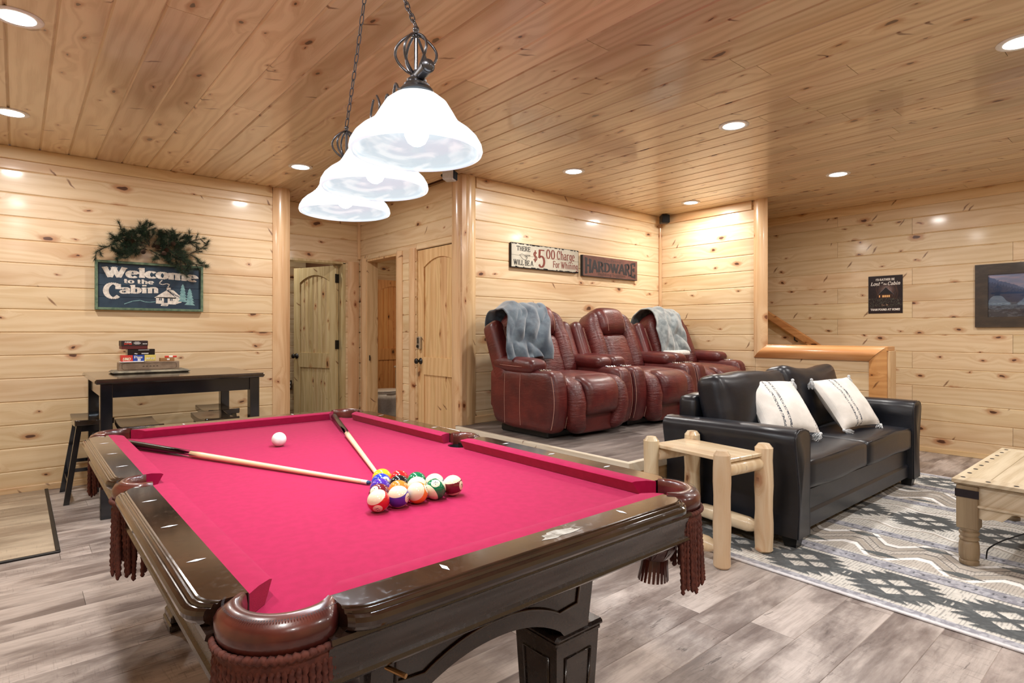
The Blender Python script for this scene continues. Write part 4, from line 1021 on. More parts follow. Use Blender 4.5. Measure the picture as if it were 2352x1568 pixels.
for i, q in enumerate(S3):
    c = q-mid; e = empty('lamp_unit', (c.x, c.y, 0)); e.parent = pl
    pr_ = [(.033, .152), (.045, .151), (.062, .145), (.083, .128), (.098, .104), (.110, .083), (.118, .072), (.130, .062), (.150, .048), (.166, .032), (.176, .014), (.1785, 0), (.176, -.007), (.170, -.009), (.166, -.004), (.168, .008), (.158, .028), (.143, .043), (.122, .056), (.111, .066), (.102, .078), (.090, .100), (.076, .122), (.058, .138), (.040, .145), (.033, .146)]
    b = MB(); b.lathe([(r, z+zr_) for r, z in pr_], n=64)
    b.m = [0 if i//64 < 13 else 1 for i in range(len(b.f))]
    so = b.build('glass_shade', [M['shade'], M['shadein']], e, smooth=True)
    lmp = area_lamp((q.x, q.y, zr_+.004), PEND_W, .07, (.80, .91, 1))
    b = MB(); b.lathe([(.044, zr_+.158), (.046, zr_+.162), (.040, zr_+.170), (.034, zr_+.172), (.035, zr_+.178), (.026, zr_+.186), (.027, zr_+.191), (.018, zr_+.198), (.018, zb_)], n=28); b.build('fitter', M['pewter'], e, auto=40)
    b = MB(); b.lathe([(.0, zr_+.045-.033), (.012, zr_+.045-.030), (.024, zr_+.045-.022), (.032, zr_+.045-.006), (.033, zr_+.05), (.030, zr_+.065), (.020, zr_+.09), (.014, zr_+.11), (.014, zr_+.13)], n=24); b.build('bulb', M['bulb'], e, smooth=True)
# wire cages at both chain ends
def cage(s, z0):
    b = MB(); b.tube([P3(s, zb_), P3(s, z0+.125)], .0052, 10); b.build('stem', M['pewter'], pl)
    for k_ in range(6):
        a = 2*math.pi*k_/6+.3; b = MB(); pts = []
        for i in range(19):
            tt = i/18; rr = .052*math.sin(math.pi*tt)**.75+.004; aa = a+.35*tt
            pts.append(tuple(ax*s+Vector((rr*math.cos(aa), rr*math.sin(aa), z0+.112*tt))))
        b.tube(pts, .0038, 7); b.build('cage_wire', M['pewter'], pl, smooth=True)
    b = MB(); b.lathe([(.001, .132), (.008, .130), (.009, .122), (.006, .118), (.007, .110), (.011, .105), (.004, .098)], c=(ax.x*s, ax.y*s, z0), n=14); b.build('finial', M['pewter'], pl, smooth=True)
    b = MB(); b.lathe([(.012, 0), (.014, .006), (.006, .014)], c=(ax.x*s, ax.y*s, zb_+.012), n=14); b.build('collar', M['pewter'], pl, smooth=True)
cs1, cs2 = -.425, .44
for s in (cs1, cs2): cage(s, zb_+.012)
# scroll arms between
for s0, sg in ((-.36, 1), (.36, -1), (-.02, -1), (.02, 1)):
    b = MB(); pts = []
    for i in range(26):
        tt = i/25; s = s0+sg*(.17*tt); h = zb_+.014+.012*math.sin(tt*math.pi*2-1.2)+.05*math.exp(-((tt-.75)/.16)**2); pts.append(P3(s, h))
    b.tube(pts, .0042, 8); b.build('scroll_arm', M['pewter'], pl, smooth=True)
for sd in (-1, 1):
    b = MB(); pts = [P3(sd*(.02+.035*math.sin(math.pi*i/16)), zb_+.012+.09*i/16) for i in range(17)]; b.tube(pts, .0038, 7); b.build('cage_wire', M['pewter'], pl, smooth=True)
# chains to one canopy
can_ = Vector((.868-mid.x, 1.68-mid.y, HC))
b = MB(); b.lathe([(.062, 0), (.060, -.012), (.045, -.022), (.012, -.03), (.010, -.045), (.001, -.045)], c=tuple(can_), n=32); b.build('canopy', M['pewter'], pl, smooth=True)
link_b = MB(); pts = [(.0065*math.cos(a)*1.0, 0, .0135*math.sin(a)+.006*math.copysign(1, math.sin(a))*(abs(math.sin(a)) > .2)) for a in [2*math.pi*i/16 for i in range(16)]]
link_b.tube(pts, .0021, 6, closed=True); link_me = mesh('chain_link', link_b.v, link_b.f, True, True); link_me.materials.append(M['pewter'])
def chain(p0, p1, sag):
    p0, p1 = Vector(p0), Vector(p1); n = int((p1-p0).length*1.01/.0335); ps = [p0.lerp(p1, i/n)-Vector((0, 0, sag*math.sin(math.pi*i/n))) for i in range(n+1)]
    for i in range(n):
        d = ps[i+1]-ps[i]; q = d.to_track_quat('Z', 'Y').to_matrix().to_4x4() @ Matrix.Rotation(math.pi/2*(i % 2)+.4, 4, 'Z')
        o = link('chain_link', link_me, pl, None, (ps[i]+ps[i+1])/2, q.to_euler())
chain(P3(cs1, zb_+.145), can_-Vector((0, 0, .045)), .03); chain(P3(cs2, zb_+.145), can_-Vector((0, 0, .045)), .02)

# ------------------------------------------------------------------ pub table and stools
M['bluebl'] = noisy('black_lacquer', srgb(13, 14, 20), srgb(20, 21, 28), 10, rough=.16, bs=.03, bd=.0004, coat=.5)
M['browntop'] = noisy('brown_black_lacquer', srgb(40, 30, 24), srgb(52, 40, 30), 14, rough=.14, bs=.03, bd=.0004, coat=.5)
tb = empty('pub_table', (.905, 5.03, 0), 0, 'square black counter-height table against the sign wall', 'table')
TZ = .912; hx, hy = .525, .475
b = MB(); b.box(-hx, hx, -hy, hy, TZ-.032, TZ, .01); b.build('tabletop', M['browntop'], tb)
b = MB()
for y_ in (-hy+.045, hy-.07): b.box(-hx+.08, hx-.08, y_, y_+.022, TZ-.125, TZ-.032)
for x_ in (-hx+.045, hx-.07): b.box(x_, x_+.022, -hy+.08, hy-.08, TZ-.125, TZ-.032)
b.build('apron', M['bluebl'], tb)
for sx in (-1, 1):
    for sy in (-1, 1):
        b = MB(); cx_, cy_ = sx*(hx-.065), sy*(hy-.065); b.box(cx_-.034, cx_+.034, cy_-.034, cy_+.034, 0, TZ-.032, .004); b.build('leg', M['bluebl'], tb)
def saddle_stool():
    e = empty('saddle_stool', (0, 0, 0)); v = []; n, m_ = 16, 6; hx_, hy_ = .118, .235; v = []; f = []
    for i in range(n+1):
        y_ = -hy_+2*hy_*i/n; up = .020*(abs(y_)/hy_)**2
        for j in range(m_+1): x_ = -hx_+2*hx_*j/m_; v.append((x_, y_, .572+up+.004*(1-(x_/hx_)**2)*-1))
    k0 = len(v)
    for i in range(n+1):
        y_ = -hy_+2*hy_*i/n; up = .020*(abs(y_)/hy_)**2
        for j in range(m_+1): x_ = -hx_+2*hx_*j/m_; v.append((x_*.985, y_*.99, .572+up-.042))
    w = m_+1
    for i in range(n):
        for j in range(m_): a = i*w+j; f += [(a, a+1, a+w+1, a+w), (k0+a, k0+a+w, k0+a+w+1, k0+a+1)]
    for i in range(n): f += [(i*w, (i+1)*w, k0+(i+1)*w, k0+i*w), (i*w+m_, k0+i*w+m_, k0+(i+1)*w+m_, (i+1)*w+m_)]
    for j in range(m_): f += [(j, k0+j, k0+j+1, j+1), (n*w+j, n*w+j+1, k0+n*w+j+1, k0+n*w+j)]
    me = mesh('seat', v, f, False, True); autosmooth(me, 50); o = link('seat', me, e, M['browntop'])
    md = o.modifiers.new('bevel', 'BEVEL'); md.width = .006; md.segments = 3; md.limit_method = 'ANGLE'
    b = MB(); b.box(-.095, .095, -.18, -.16, .50, .548); b.box(-.095, .095, .16, .18, .50, .548); b.box(-.097, -.08, -.18, .18, .50, .545); b.box(.08, .097, -.18, .18, .50, .545); b.build('seat_apron', M['bluebl'], e)
    for sx in (-1, 1):
        for sy in (-1, 1):
            t_, bt = Vector((sx*.085, sy*.165, .555)), Vector((sx*.165, sy*.225, 0)); v = []
            for c_ in (bt, t_):
                for a_, d_ in ((-1, -1), (1, -1), (1, 1), (-1, 1)): v.append((c_.x+a_*.017, c_.y+d_*.017, c_.z))
            q = MB(); q.add(v, [(0, 1, 2, 3), (4, 5, 6, 7), (0, 1, 5, 4), (1, 2, 6, 5), (2, 3, 7, 6), (3, 0, 4, 7)]); q.build('leg', M['bluebl'], e)
    for sx in (-1, 1):
        q = MB(); q.box(sx*.143-.01, sx*.143+.01, -.21, .21, .13, .155); q.build('stretcher', M['bluebl'], e)
    for sy in (-1, 1):
        q = MB(); q.box(-.13, .13, sy*.2-.01, sy*.2+.01, .22, .245); q.build('stretcher', M['bluebl'], e)
    return e
s0 = saddle_stool(); sl = [(.43, 5.38, 'black saddle stool standing out past the left table leg'), (.655, 4.82, 'black saddle stool nearest the left pool table corner'), (1.155, 4.87, 'nearer black saddle stool under the right end of the pub table'), (1.29, 5.36, 'farther black saddle stool against the wall at the right table leg')]
for i, (x, y, lb) in enumerate(sl):
    s = s0 if i == 0 else copy_tree(s0)
    s.location = (x, y, 0); tag(s, lb, 'stool', 'saddle stools at the pub table')
# games on the table
M['card'] = {}
def sbox(name, label, cat, x0, x1, y0, y1, z0, z1, col, bev=.002, rough=.5, lid=None):
    e = empty(name, ((x0+x1)/2, (y0+y1)/2, z0), 0, label, cat)
    mt = plain(name+'_card', col, rough) if isinstance(col, tuple) else col
    w, d, h = (x1-x0)/2, (y1-y0)/2, z1-z0; b = MB(); b.box(-w, w, -d, d, 0, h*(.5 if lid else 1), bev); b.build('box_base' if lid else 'box', mt, e)
    if lid: b = MB(); b.box(-w-.002, w+.002, -d-.002, d+.002, h*.38, h, bev); b.build('lid', plain(name+'_lid', lid, rough), e)
    return e, w, d, h
def front_text(e, s, h, x, z, y, col, **k):
    V, F, w = text_polys(s, h, **k); b = MB(); put2d(b, V, F, (x, y, z), (1, 0, 0), (0, 0, 1)); b.build('lettering', plain('print', col, .5), e)
e = empty('serving_board', (.775, 5.17, TZ), 0, 'grey weathered wooden board with chamfered edges holding the games', 'board')
b = MB(); v = [(-.235, -.12, 0), (.235, -.12, 0), (.235, .12, 0), (-.235, .12, 0), (-.25, -.135, .010), (.25, -.135, .010), (.25, .135, .010), (-.25, .135, .010), (-.232, -.118, .022), (.232, -.118, .022), (.232, .118, .022), (-.232, .118, .022)]
b.add(v, [(3, 2, 1, 0), (8, 9, 10, 11)]+[(k_+i, k_+(i+1) % 4, k_+4+(i+1) % 4, k_+4+i) for k_ in (0, 4) for i in range(4)]); b.build('board_slab', noisy('grey_wood', srgb(96, 90, 78), srgb(140, 132, 112), 20, rough=.7), e)
BZ = TZ+.022
e, w, d, h = sbox('long_game_box', 'long low wooden game box with inlaid panel on the board', 'box', .565, .955, 5.075, 5.17, BZ+.0005, BZ+.062, noisy('pale_box_wood', srgb(132, 112, 92), srgb(150, 130, 108), 25, rough=.5))
b = MB(); ring = [(-w+.02, -d-.0012, h*.25), (-w+.035, -d-.0012, h*.12), (w-.035, -d-.0012, h*.12), (w-.02, -d-.0012, h*.25), (w-.02, -d-.0012, h*.75), (w-.035, -d-.0012, h*.88), (-w+.035, -d-.0012, h*.88), (-w+.02, -d-.0012, h*.75)]
b.tube(ring, .0012, 4, closed=True)
for i in range(5): b.add([(-.05+i*.022, -d-.001, h*.45), (-.04+i*.022, -d-.001, h*.42), (-.03+i*.022, -d-.001, h*.45), (-.04+i*.022, -d-.001, h*.55)], [(0, 1, 2, 3)])
b.build('inlay', plain('inlay_brown', srgb(80, 60, 46), .5), e)
z = BZ+.063
e = empty('score_sheet', (.66, 5.115, z), 0, 'white folded score paper under the card boxes', 'paper'); b = MB(); b.box(-.085, .06, -.05, .04, 0, .004, .0006); b.box(-.07, .075, -.046, .035, .004, .006, .0006); b.build('paper', M['white'], e)
z += .0062
for x0, cl_, tx, lb, tc in ((.582, (206, 60, 46), 'UNO', 'red card game box, left of the three in the row', (240, 232, 200)), (.655, (24, 66, 160), 'Phase 10', 'blue card game box, middle of the three in the row', (240, 240, 245)), (.728, (226, 208, 110), 'SKIP', 'yellow card game box, right of the three in the row', (240, 240, 230))):
    e, w, d, h = sbox('card_game_box', lb, 'box', x0, x0+.072, 5.085, 5.16, z, z+.044, srgb(*cl_)); e['group'] = 'card game boxes'
    if tx == 'UNO': front_text(e, 'UNO', .018, -.028, .008, -d-.0008, srgb(*tc), thick=.26, thin=.18, sans=True, slant=.2)
    elif tx == 'Phase 10': front_text(e, 'P', .017, -.028, .022, -d-.0008, srgb(*tc), thick=.3, thin=.2, sans=True); front_text(e, 'hase', .015, -.014, .022, -d-.0008, srgb(*tc), thick=.28, thin=.2, sans=True, gap=.0); front_text(e, '10', .017, -.008, .003, -d-.0008, srgb(*tc), thick=.3, thin=.2, sans=True)
    else: front_text(e, 'SKIP-BO', .0125, -.031, .012, -d-.0008, srgb(*tc), thick=.26, thin=.18, sans=True, slant=.25, gap=.0)
z2 = z+.0445
e, w, d, h = sbox('domino_box', 'glossy black game box below the red one', 'box', .622, .795, 5.09, 5.20, z2, z2+.044, srgb(14, 15, 22), rough=.15)
for (a, c_, z_) in ((-.02, .05, .036), (.0, .045, .012), (.0, .045, .007)): b = MB(); b.box(a, c_, -d-.001, -d-.0004, z_, z_+.003); b.build('lettering', M['white'], e)
b = MB(); b.add([(-.047, -d-.001, .010), (-.03, -d-.001, .006), (-.022, -d-.001, .010), (-.04, -d-.001, .015)], [(0, 1, 2, 3)]); b.build('tile_picture', M['white'], e)
z3 = z2+.0445
e, w, d, h = sbox('puzzle_box', 'dark red puzzle box with lid on top of the games pile', 'box', .585, .748, 5.09, 5.23, z3, z3+.062, srgb(96, 24, 20), lid=srgb(42, 20, 18))
front_text(e, 'PUZZLE', .009, -.062, .047, -d-.003, srgb(235, 230, 225), thick=.3, thin=.22, sans=True, gap=.02)
front_text(e, 'BATTLE', .010, -.066, .034, -d-.003, srgb(214, 60, 40), thick=.3, thin=.22, sans=True, gap=.02)
b = MB()
for i, (a, c_) in enumerate(((.0, .028), (-.008, .036), (-.006, .038), (.0, .03))): b.box(a, c_, -d-.0032, -d-.0026, .052-i*.0055, .0545-i*.0055)
for i in range(3): b.box(.05+i*.010, .057+i*.010, -d-.0032, -d-.0026, .036, .042)
b.build('lettering', M['white'], e)
e, w, d, h = sbox('small_wooden_box', 'small tan wooden box right of the card games', 'box', .832, .925, 5.09, 5.15, BZ+.0625, BZ+.088, srgb(160, 116, 70))
b = MB(); b.box(-.004, .014, -d-.0012, -d, .008, .02, .001); b.build('clasp', M['white'], e)
e = empty('card_roll', (.905, 5.12, BZ+.0955), 0, 'small red and white roll on the tan box', 'roll'); b = MB(); b.tube([(-.04, 0, 0), (.04, 0, 0)], .007, 14); b.build('tube', plain('roll_red', srgb(206, 50, 40), .4), e); b = MB(); b.tube([(-.013, 0, 0), (.013, 0, 0)], .0074, 14); b.build('band', M['white'], e)

# ------------------------------------------------------------------ welcome sign and pine swag
M['navy'] = noisy('sign_navy', srgb(24, 46, 66), srgb(34, 58, 76), 12, rough=.55, bs=.15)
M['signgreen'] = noisy('sign_green_frame', srgb(74, 98, 78), srgb(104, 126, 100), 30, rough=.6)
M['letter'] = noisy('letter_cream', srgb(200, 192, 182), srgb(228, 222, 212), 50, rough=.7)
M['lightteal'] = noisy('sign_teal', srgb(104, 146, 150), srgb(126, 166, 168), 40, rough=.7)
ws = empty('welcome_sign', (.478, YW-.004, 1.400), 0, 'dark teal wooden sign reading Welcome to the Cabin', 'sign')
SW, SHh = .785, .402
for i in range(4):
    z0 = .012+i*(SHh-.024)/4; b = MB(); b.box(.012, SW-.012, -.016, 0, z0+.0008, z0+(SHh-.024)/4-.0008, .001); b.build('plank', M['navy'], ws)
for nm_, bx in (('frame_side', (0, .02, -.036, 0, 0, SHh)), ('frame_side', (SW-.02, SW, -.036, 0, 0, SHh)), ('frame_side', (.02, SW-.02, -.036, 0, 0, .02)), ('frame_side', (.02, SW-.02, -.036, 0, SHh-.02, SHh))):
    b = MB(); b.box(*bx, .002); b.build(nm_, M['signgreen'], ws)
yl = -.0166
def sign_text(parent, s, x, y, h, target_w, mat, ylv, warp=None, **k):
    w0 = text_polys(s, h, **k)[2]; k['ws'] = target_w/w0; V, F, w = text_polys(s, h, x0=x, y0=y, warp=warp, **k)
    b = MB(); put2d(b, V, F, (0, ylv, 0), (1, 0, 0), (0, 0, 1)); return b.build('lettering', mat, parent)
bow = lambda a, c: (a, c+.018*(1-((a-.40)/.33)**2)-.004)
sign_text(ws, 'Welcome', .055, .272, .078, .69, M['letter'], yl, warp=lambda a, c: (a, c-.012*((a-.38)/.33)**2+.006 if a > .3 else c+.004-.006*((.38-a)/.3)), thick=.3, thin=.1, serif=.17, gap=.03)
sign_text(ws, 'to the', .195, .226, .034, .215, M['letter'], yl, thick=.26, thin=.12, serif=.12, gap=.04)
sign_text(ws, 'C', .062, .098, .118, .115, M['letter'], yl, thick=.27, thin=.1, gap=.0)
sign_text(ws, 'abin', .172, .146, .066, .275, M['letter'], yl, warp=lambda a, c: (a, c+.10*(a-.30)*.55), thick=.28, thin=.11, serif=.15, gap=.03)
b = MB(); sm = [(.47, .262), (.455, .245), (.452, .232), (.475, .226), (.505, .236), (.525, .230), (.52, .218), (.515, .208)]
V, F = stroke_poly(sm, .009, .006); put2d(b, V, F, (0, yl, 0), (1, 0, 0), (0, 0, 1))
cab = lambda p, z_=0: put2d(b, *poly2(p), (0, yl-z_, 0), (1, 0, 0), (0, 0, 1))
cab([(.425, .118), (.425, .062), (.575, .058), (.575, .118)]); cab([(.412, .112), (.585, .108), (.503, .178)]); cab([(.583, .112), (.512, .186), (.555, .182), (.622, .118), (.622, .108)])
cab([(.575, .108), (.575, .062), (.618, .078), (.618, .112)]); cab([(.505, .18), (.505, .202), (.535, .202), (.535, .18)]); cab([(.465, .058), (.46, .044), (.51, .042), (.52, .058)])
b.build('cabin_picture', M['letter'], ws)
b = MB()
for p in ([(.448, .11), (.448, .09), (.456, .09), (.456, .11)], [(.460, .11), (.460, .09), (.468, .09), (.468, .11)], [(.484, .11), (.484, .07), (.512, .07), (.512, .11)], [(.53, .108), (.53, .09), (.538, .09), (.538, .108)], [(.542, .108), (.542, .09), (.55, .09), (.55, .108)],
          [(.47, .05), (.47, .047), (.505, .046), (.505, .049)]): put2d(b, *poly2(p), (0, yl-.0004, 0), (1, 0, 0), (0, 0, 1))
for i in range(7): x_ = .532+i*.0125; put2d(b, *poly2([(x_, .17-i*.0085), (x_+.004, .172-i*.0085), (x_+.016, .146-i*.0055), (x_+.012, .143-i*.0055)]), (0, yl-.0004, 0), (1, 0, 0), (0, 0, 1))
b.build('cabin_details', M['navy'], ws)
b = MB()
for tx, ty, th_, tw in ((.628, .085, .155, .038), (.682, .058, .145, .042)):
    p = []
    L_ = 6
    for i in range(L_): wv_ = tw*(.25+.75*(i+1)/L_); yy = ty+th_*(1-(i+1)/L_); p += [(tx+wv_*.45*(i/L_), yy+th_/L_*.5), (tx+wv_, yy)]
    left = [(2*tx-a, c) for a, c in p][::-1]; pol = [(tx, ty+th_)]+p+left
    tree_ = MB()
    for i in range(L_):   # tiers as separate triangles
        wv_ = tw*(.25+.75*(i+1)/L_); yy = ty+th_*(1-(i+1)/L_); put2d(tree_, *poly2([(tx-wv_, yy), (tx+wv_, yy-.004), (tx, min(ty+th_, yy+th_/L_*1.9))]), (0, yl-.0002*i, 0), (1, 0, 0), (0, 0, 1))
    tree_.build('pine_picture', M['lightteal'], ws)
V, F = stroke_poly([(.20, .052), (.26, .078), (.31, .086), (.345, .074), (.38, .072), (.42, .078)], .006, .005); put2d(b, V, F, (0, yl, 0), (1, 0, 0), (0, 0, 1))
b.build('path_picture', M['lightteal'], ws)
# swag
sw = empty('pine_swag', (.85, YW-.05, 1.912), 0, 'artificial pine swag with small cones above the Welcome sign', 'garland')
ndl = MB(); twg = MB(); q = random.Random(11)
def tuft(c, d, n=26, L=.045):
    for i in range(n):
        dd_ = (d*q.uniform(.3, 1)+Vector((q.gauss(0, .6), q.gauss(0, .45), q.gauss(0, .6)))).normalized(); l = L*q.uniform(.6, 1.1); s = dd_.orthogonal().normalized()*.0011
        a = c-d*q.uniform(0, .03); ndl.add([a-s, a+s, a+dd_*l], [(0, 1, 2)])
branches = []
def limb(p, ang, ln, sub=2):
    p = Vector(p); d = Vector((math.cos(ang), 0, math.sin(ang))); n_ = max(2, int(ln/.03)); pts = [p.copy()]
    for j in range(n_):
        ang += q.uniform(-.28, .3); d = Vector((math.cos(ang), q.uniform(-.5, .15), math.sin(ang))).normalized(); p = p+d*(ln/n_); p.y = min(.02, max(-.09, p.y)); pts.append(p.copy())
        tuft(p, d, 34, .046)
        if sub and q.random() < .6: limb(p, ang+q.choice((-1, 1))*q.uniform(.5, 1.2), ln*q.uniform(.25, .5), sub-1)
    tuft(p, d, 40, .048); twg.tube(pts, [.0035-.0022*i/len(pts) for i in range(len(pts))], 5)
for (x_, z_, a_, l_) in ((-.02, .02, 2.9, .26), (-.02, .04, 2.5, .22), (0, .04, 2.1, .20), (0, .05, 1.75, .19), (-.02, .0, 3.3, .2), (.02, .02, .2, .3), (.03, .03, .55, .24), (.05, .0, -.1, .34), (.04, .0, -.12, .26), (.0, .0, -.2, .12), (.08, .0, -.15, .26), (-.05, .03, 3.0, .18), (.0, .03, 2.3, .14), (.02, .03, .8, .14), (-.02, .0, 3.2, .16), (.06, .02, .1, .16), (-.06, .02, 2.6, .16), (.03, .05, 1.1, .15), (-.06, -.01, 3.2, .12), (-.1, .02, 2.7, .14), (.1, .02, .3, .2)): limb((x_, -.01, z_), a_, l_)
ndl.build('needles', noisy('pine_needles', srgb(22, 38, 26), srgb(46, 66, 42), 60, rough=.6), sw, fixn=False)['kind'] = 'stuff'
twg.build('twigs', plain('twig_brown', srgb(60, 42, 28), .8), sw)
for (x_, z_) in ((-.165, .06), (-.13, .05), (.02, .03), (.05, .02), (.17, .06), (.10, -.03), (.2, -.05), (-.05, -.03), (.12, .0)):
    b = MB()
    for i in range(7):
        rr = .016*math.sin(math.pi*(i+.8)/8)
        for j in range(8):
            a = 2*math.pi*j/8+i*.4; cc = Vector((rr*math.cos(a), rr*math.sin(a), -.016+i*.0052)); dv = Vector((math.cos(a), math.sin(a), .5)); sd = Vector((-math.sin(a), math.cos(a), 0))*.0055
            b.add([cc*.3+Vector((0, 0, cc.z*.7))-sd, cc*.3+Vector((0, 0, cc.z*.7))+sd, cc+dv*.006+sd*.7, cc+dv*.006-sd*.7], [(0, 1, 2, 3)])
    b.build('pine_cone', plain('cone_brown', srgb(74, 52, 38), .8), sw, (x_, -.05, z_), (q.uniform(-.6, .6), q.uniform(-.6, .6), 0), fixn=False)

# ------------------------------------------------------------------ alcove signs
fy = AY-.004
s1 = empty('whining_sign', (3.545, fy, 1.838), 0, 'cream wooden sign about a five dollar charge for whining', 'sign')
W1, H1 = .915, .226
cream = noisy('sign_cream', srgb(178, 172, 156), srgb(196, 190, 172), 6, rough=.7)
for i in range(2): b = MB(); b.box(0, W1, -.028, 0, i*H1/2+.0006, (i+1)*H1/2-.0006, .0015); b.build('plank', cream, s1)
edge = MB(); edge.box(-.004, 0, -.027, 0, 0, H1); edge.box(W1, W1+.004, -.027, 0, 0, H1); edge.box(0, W1, -.027, 0, -.004, 0); edge.box(0, W1, -.027, 0, H1, H1+.004)
qe = random.Random(5)
for i in range(60):
    x_ = qe.uniform(0, W1); hh = qe.uniform(.002, .010); tp_ = i % 2; z0 = (0 if tp_ else H1-hh); edge.box(x_, min(W1, x_+qe.uniform(.01, .04)), -.0286, -.028, z0, z0+hh)
edge.build('worn_edges', plain('worn_edge_dark', srgb(36, 34, 36), .8), s1)
y1 = -.0288; dk = plain('sign_black_ink', srgb(32, 30, 30), .6); rd = plain('sign_rust_ink', srgb(116, 50, 38), .6)
sign_text(s1, 'THERE', .065, .158, .043, .175, dk, y1, thick=.22, thin=.08, serif=.11)
sign_text(s1, 'WILL BE A', .025, .022, .048, .255, dk, y1, thick=.22, thin=.08, serif=.11)
sign_text(s1, '$', .275, .075, .092, .062, rd, y1, thick=.16, thin=.07)
sign_text(s1, '5', .335, .022, .165, .115, rd, y1, thick=.16, thin=.07)
sign_text(s1, '00', .450, .112, .088, .13, rd, y1, thick=.17, thin=.06)
sign_text(s1, 'Charge', .600, .118, .082, .262, rd, y1, thick=.2, thin=.07, serif=.1)
sign_text(s1, 'For Whining', .545, .030, .064, .365, rd, y1, thick=.2, thin=.07, serif=.1)
b = MB()   # pointing hand
for p in ([(.1, .118), (.13, .128), (.165, .122), (.235, .125), (.235, .118), (.18, .113), (.2, .1), (.19, .078), (.165, .074), (.14, .082), (.12, .1)],): 
    V, F = stroke_poly(p+[p[0]], .004, .003); put2d(b, V, F, (0, y1, 0), (1, 0, 0), (0, 0, 1))
for i in range(3): V, F = stroke_poly([(.16+i*.01, .112-i*.01), (.198-i*.004, .108-i*.01)], .004, .003); put2d(b, V, F, (0, y1, 0), (1, 0, 0), (0, 0, 1))
b.build('hand_picture', dk, s1)
s2 = empty('hardware_sign', (4.525, fy, 1.812), 0, 'reddish brown wooden sign with bold HARDWARE lettering', 'sign')
W2_, H2 = .92, .222
rb = noisy('sign_redbrown', srgb(98, 62, 52), srgb(116, 74, 62), 8, rough=.7)
b = MB(); b.box(0, W2_, -.03, 0, 0, H2, .002); b.build('board', rb, s2)
b = MB(); b.box(-.003, 0, -.029, 0, 0, H2); b.box(W2_, W2_+.003, -.029, 0, 0, H2); b.box(0, W2_, -.0306, -.03, 0, .008); b.box(0, .008, -.0306, -.03, 0, H2); b.build('dark_edge', dk, s2)
def bt(a, c):
    q_ = ((a-.46)/.44); k_ = .62+.55*q_*q_; return (a, .112+(c-.112)*k_)
sign_text(s2, 'HARDWARE', .035, .040, .144, .85, plain('sign_bold_black', srgb(30, 26, 32), .6), -.0308, warp=bt, thick=.27, thin=.14, serif=.17, gap=.02)
sign_text(s2, 'Ten Penny', .33, .176, .03, .30, plain('sign_faded_ink', srgb(78, 50, 44), .6), -.0308, thick=.18, thin=.1, serif=.1)
sign_text(s2, 'Building Supplies', .24, .022, .028, .47, plain('sign_faded_ink2', srgb(72, 46, 40), .6), -.0308, thick=.18, thin=.1, serif=.1)

# ------------------------------------------------------------------ poster and picture on the right wall (grid pictures with a colour per point)
def picture_grid(name, nx, ny, w, h, fn, parent, loc, rot, rough=.4):
    xs, ys = np.meshgrid(np.linspace(0, 1, nx), np.linspace(0, 1, ny)); col = np.clip(fn(xs, ys), 0, 1)
    v = np.stack([xs*w, np.zeros_like(xs), ys*h], -1).reshape(-1, 3)
    idx = np.arange(nx*ny).reshape(ny, nx); f = np.stack([idx[:-1, :-1], idx[:-1, 1:], idx[1:, 1:], idx[1:, :-1]], -1).reshape(-1, 4)
    me = bpy.data.meshes.new(name); me.vertices.add(len(v)); me.vertices.foreach_set('co', v.ravel()); me.loops.add(f.size); me.loops.foreach_set('vertex_index', f.ravel().astype(np.int32))
    me.polygons.add(len(f)); me.polygons.foreach_set('loop_start', np.arange(0, f.size, 4, dtype=np.int32)); me.update(calc_edges=True)
    ca = me.color_attributes.new('print', 'FLOAT_COLOR', 'POINT'); lin = np.where(col > .04045, ((col+.055)/1.055)**2.4, col/12.92)
    ca.data.foreach_set('color', np.concatenate([lin.reshape(-1, 3), np.ones((nx*ny, 1))], 1).ravel().astype(np.float32))
    m, nt = newmat(name+'_print'); t = NT(nt); a = t.n('ShaderNodeVertexColor', layer_name='print'); t.bsdf(a.outputs[0], rough, spec=.3); me.materials.append(m)
    return link(name, me, parent, None, loc, rot)
rg = np.random.RandomState(4)
def vnoise(x, y, s, seed=0):
    r = np.random.RandomState(seed); g = r.rand(64, 64); X, Y = (x*s) % 63, (y*s) % 63; i, j = X.astype(int), Y.astype(int); fx, fy_ = X-i, Y-j
    fx, fy_ = fx*fx*(3-2*fx), fy_*fy_*(3-2*fy_); return (g[j, i]*(1-fx)+g[j, i+1]*fx)*(1-fy_)+(g[j+1, i]*(1-fx)+g[j+1, i+1]*fx)*fy_
def mixc(a, b, m): return a*(1-m[..., None])+np.array(b)/255.*m[..., None]
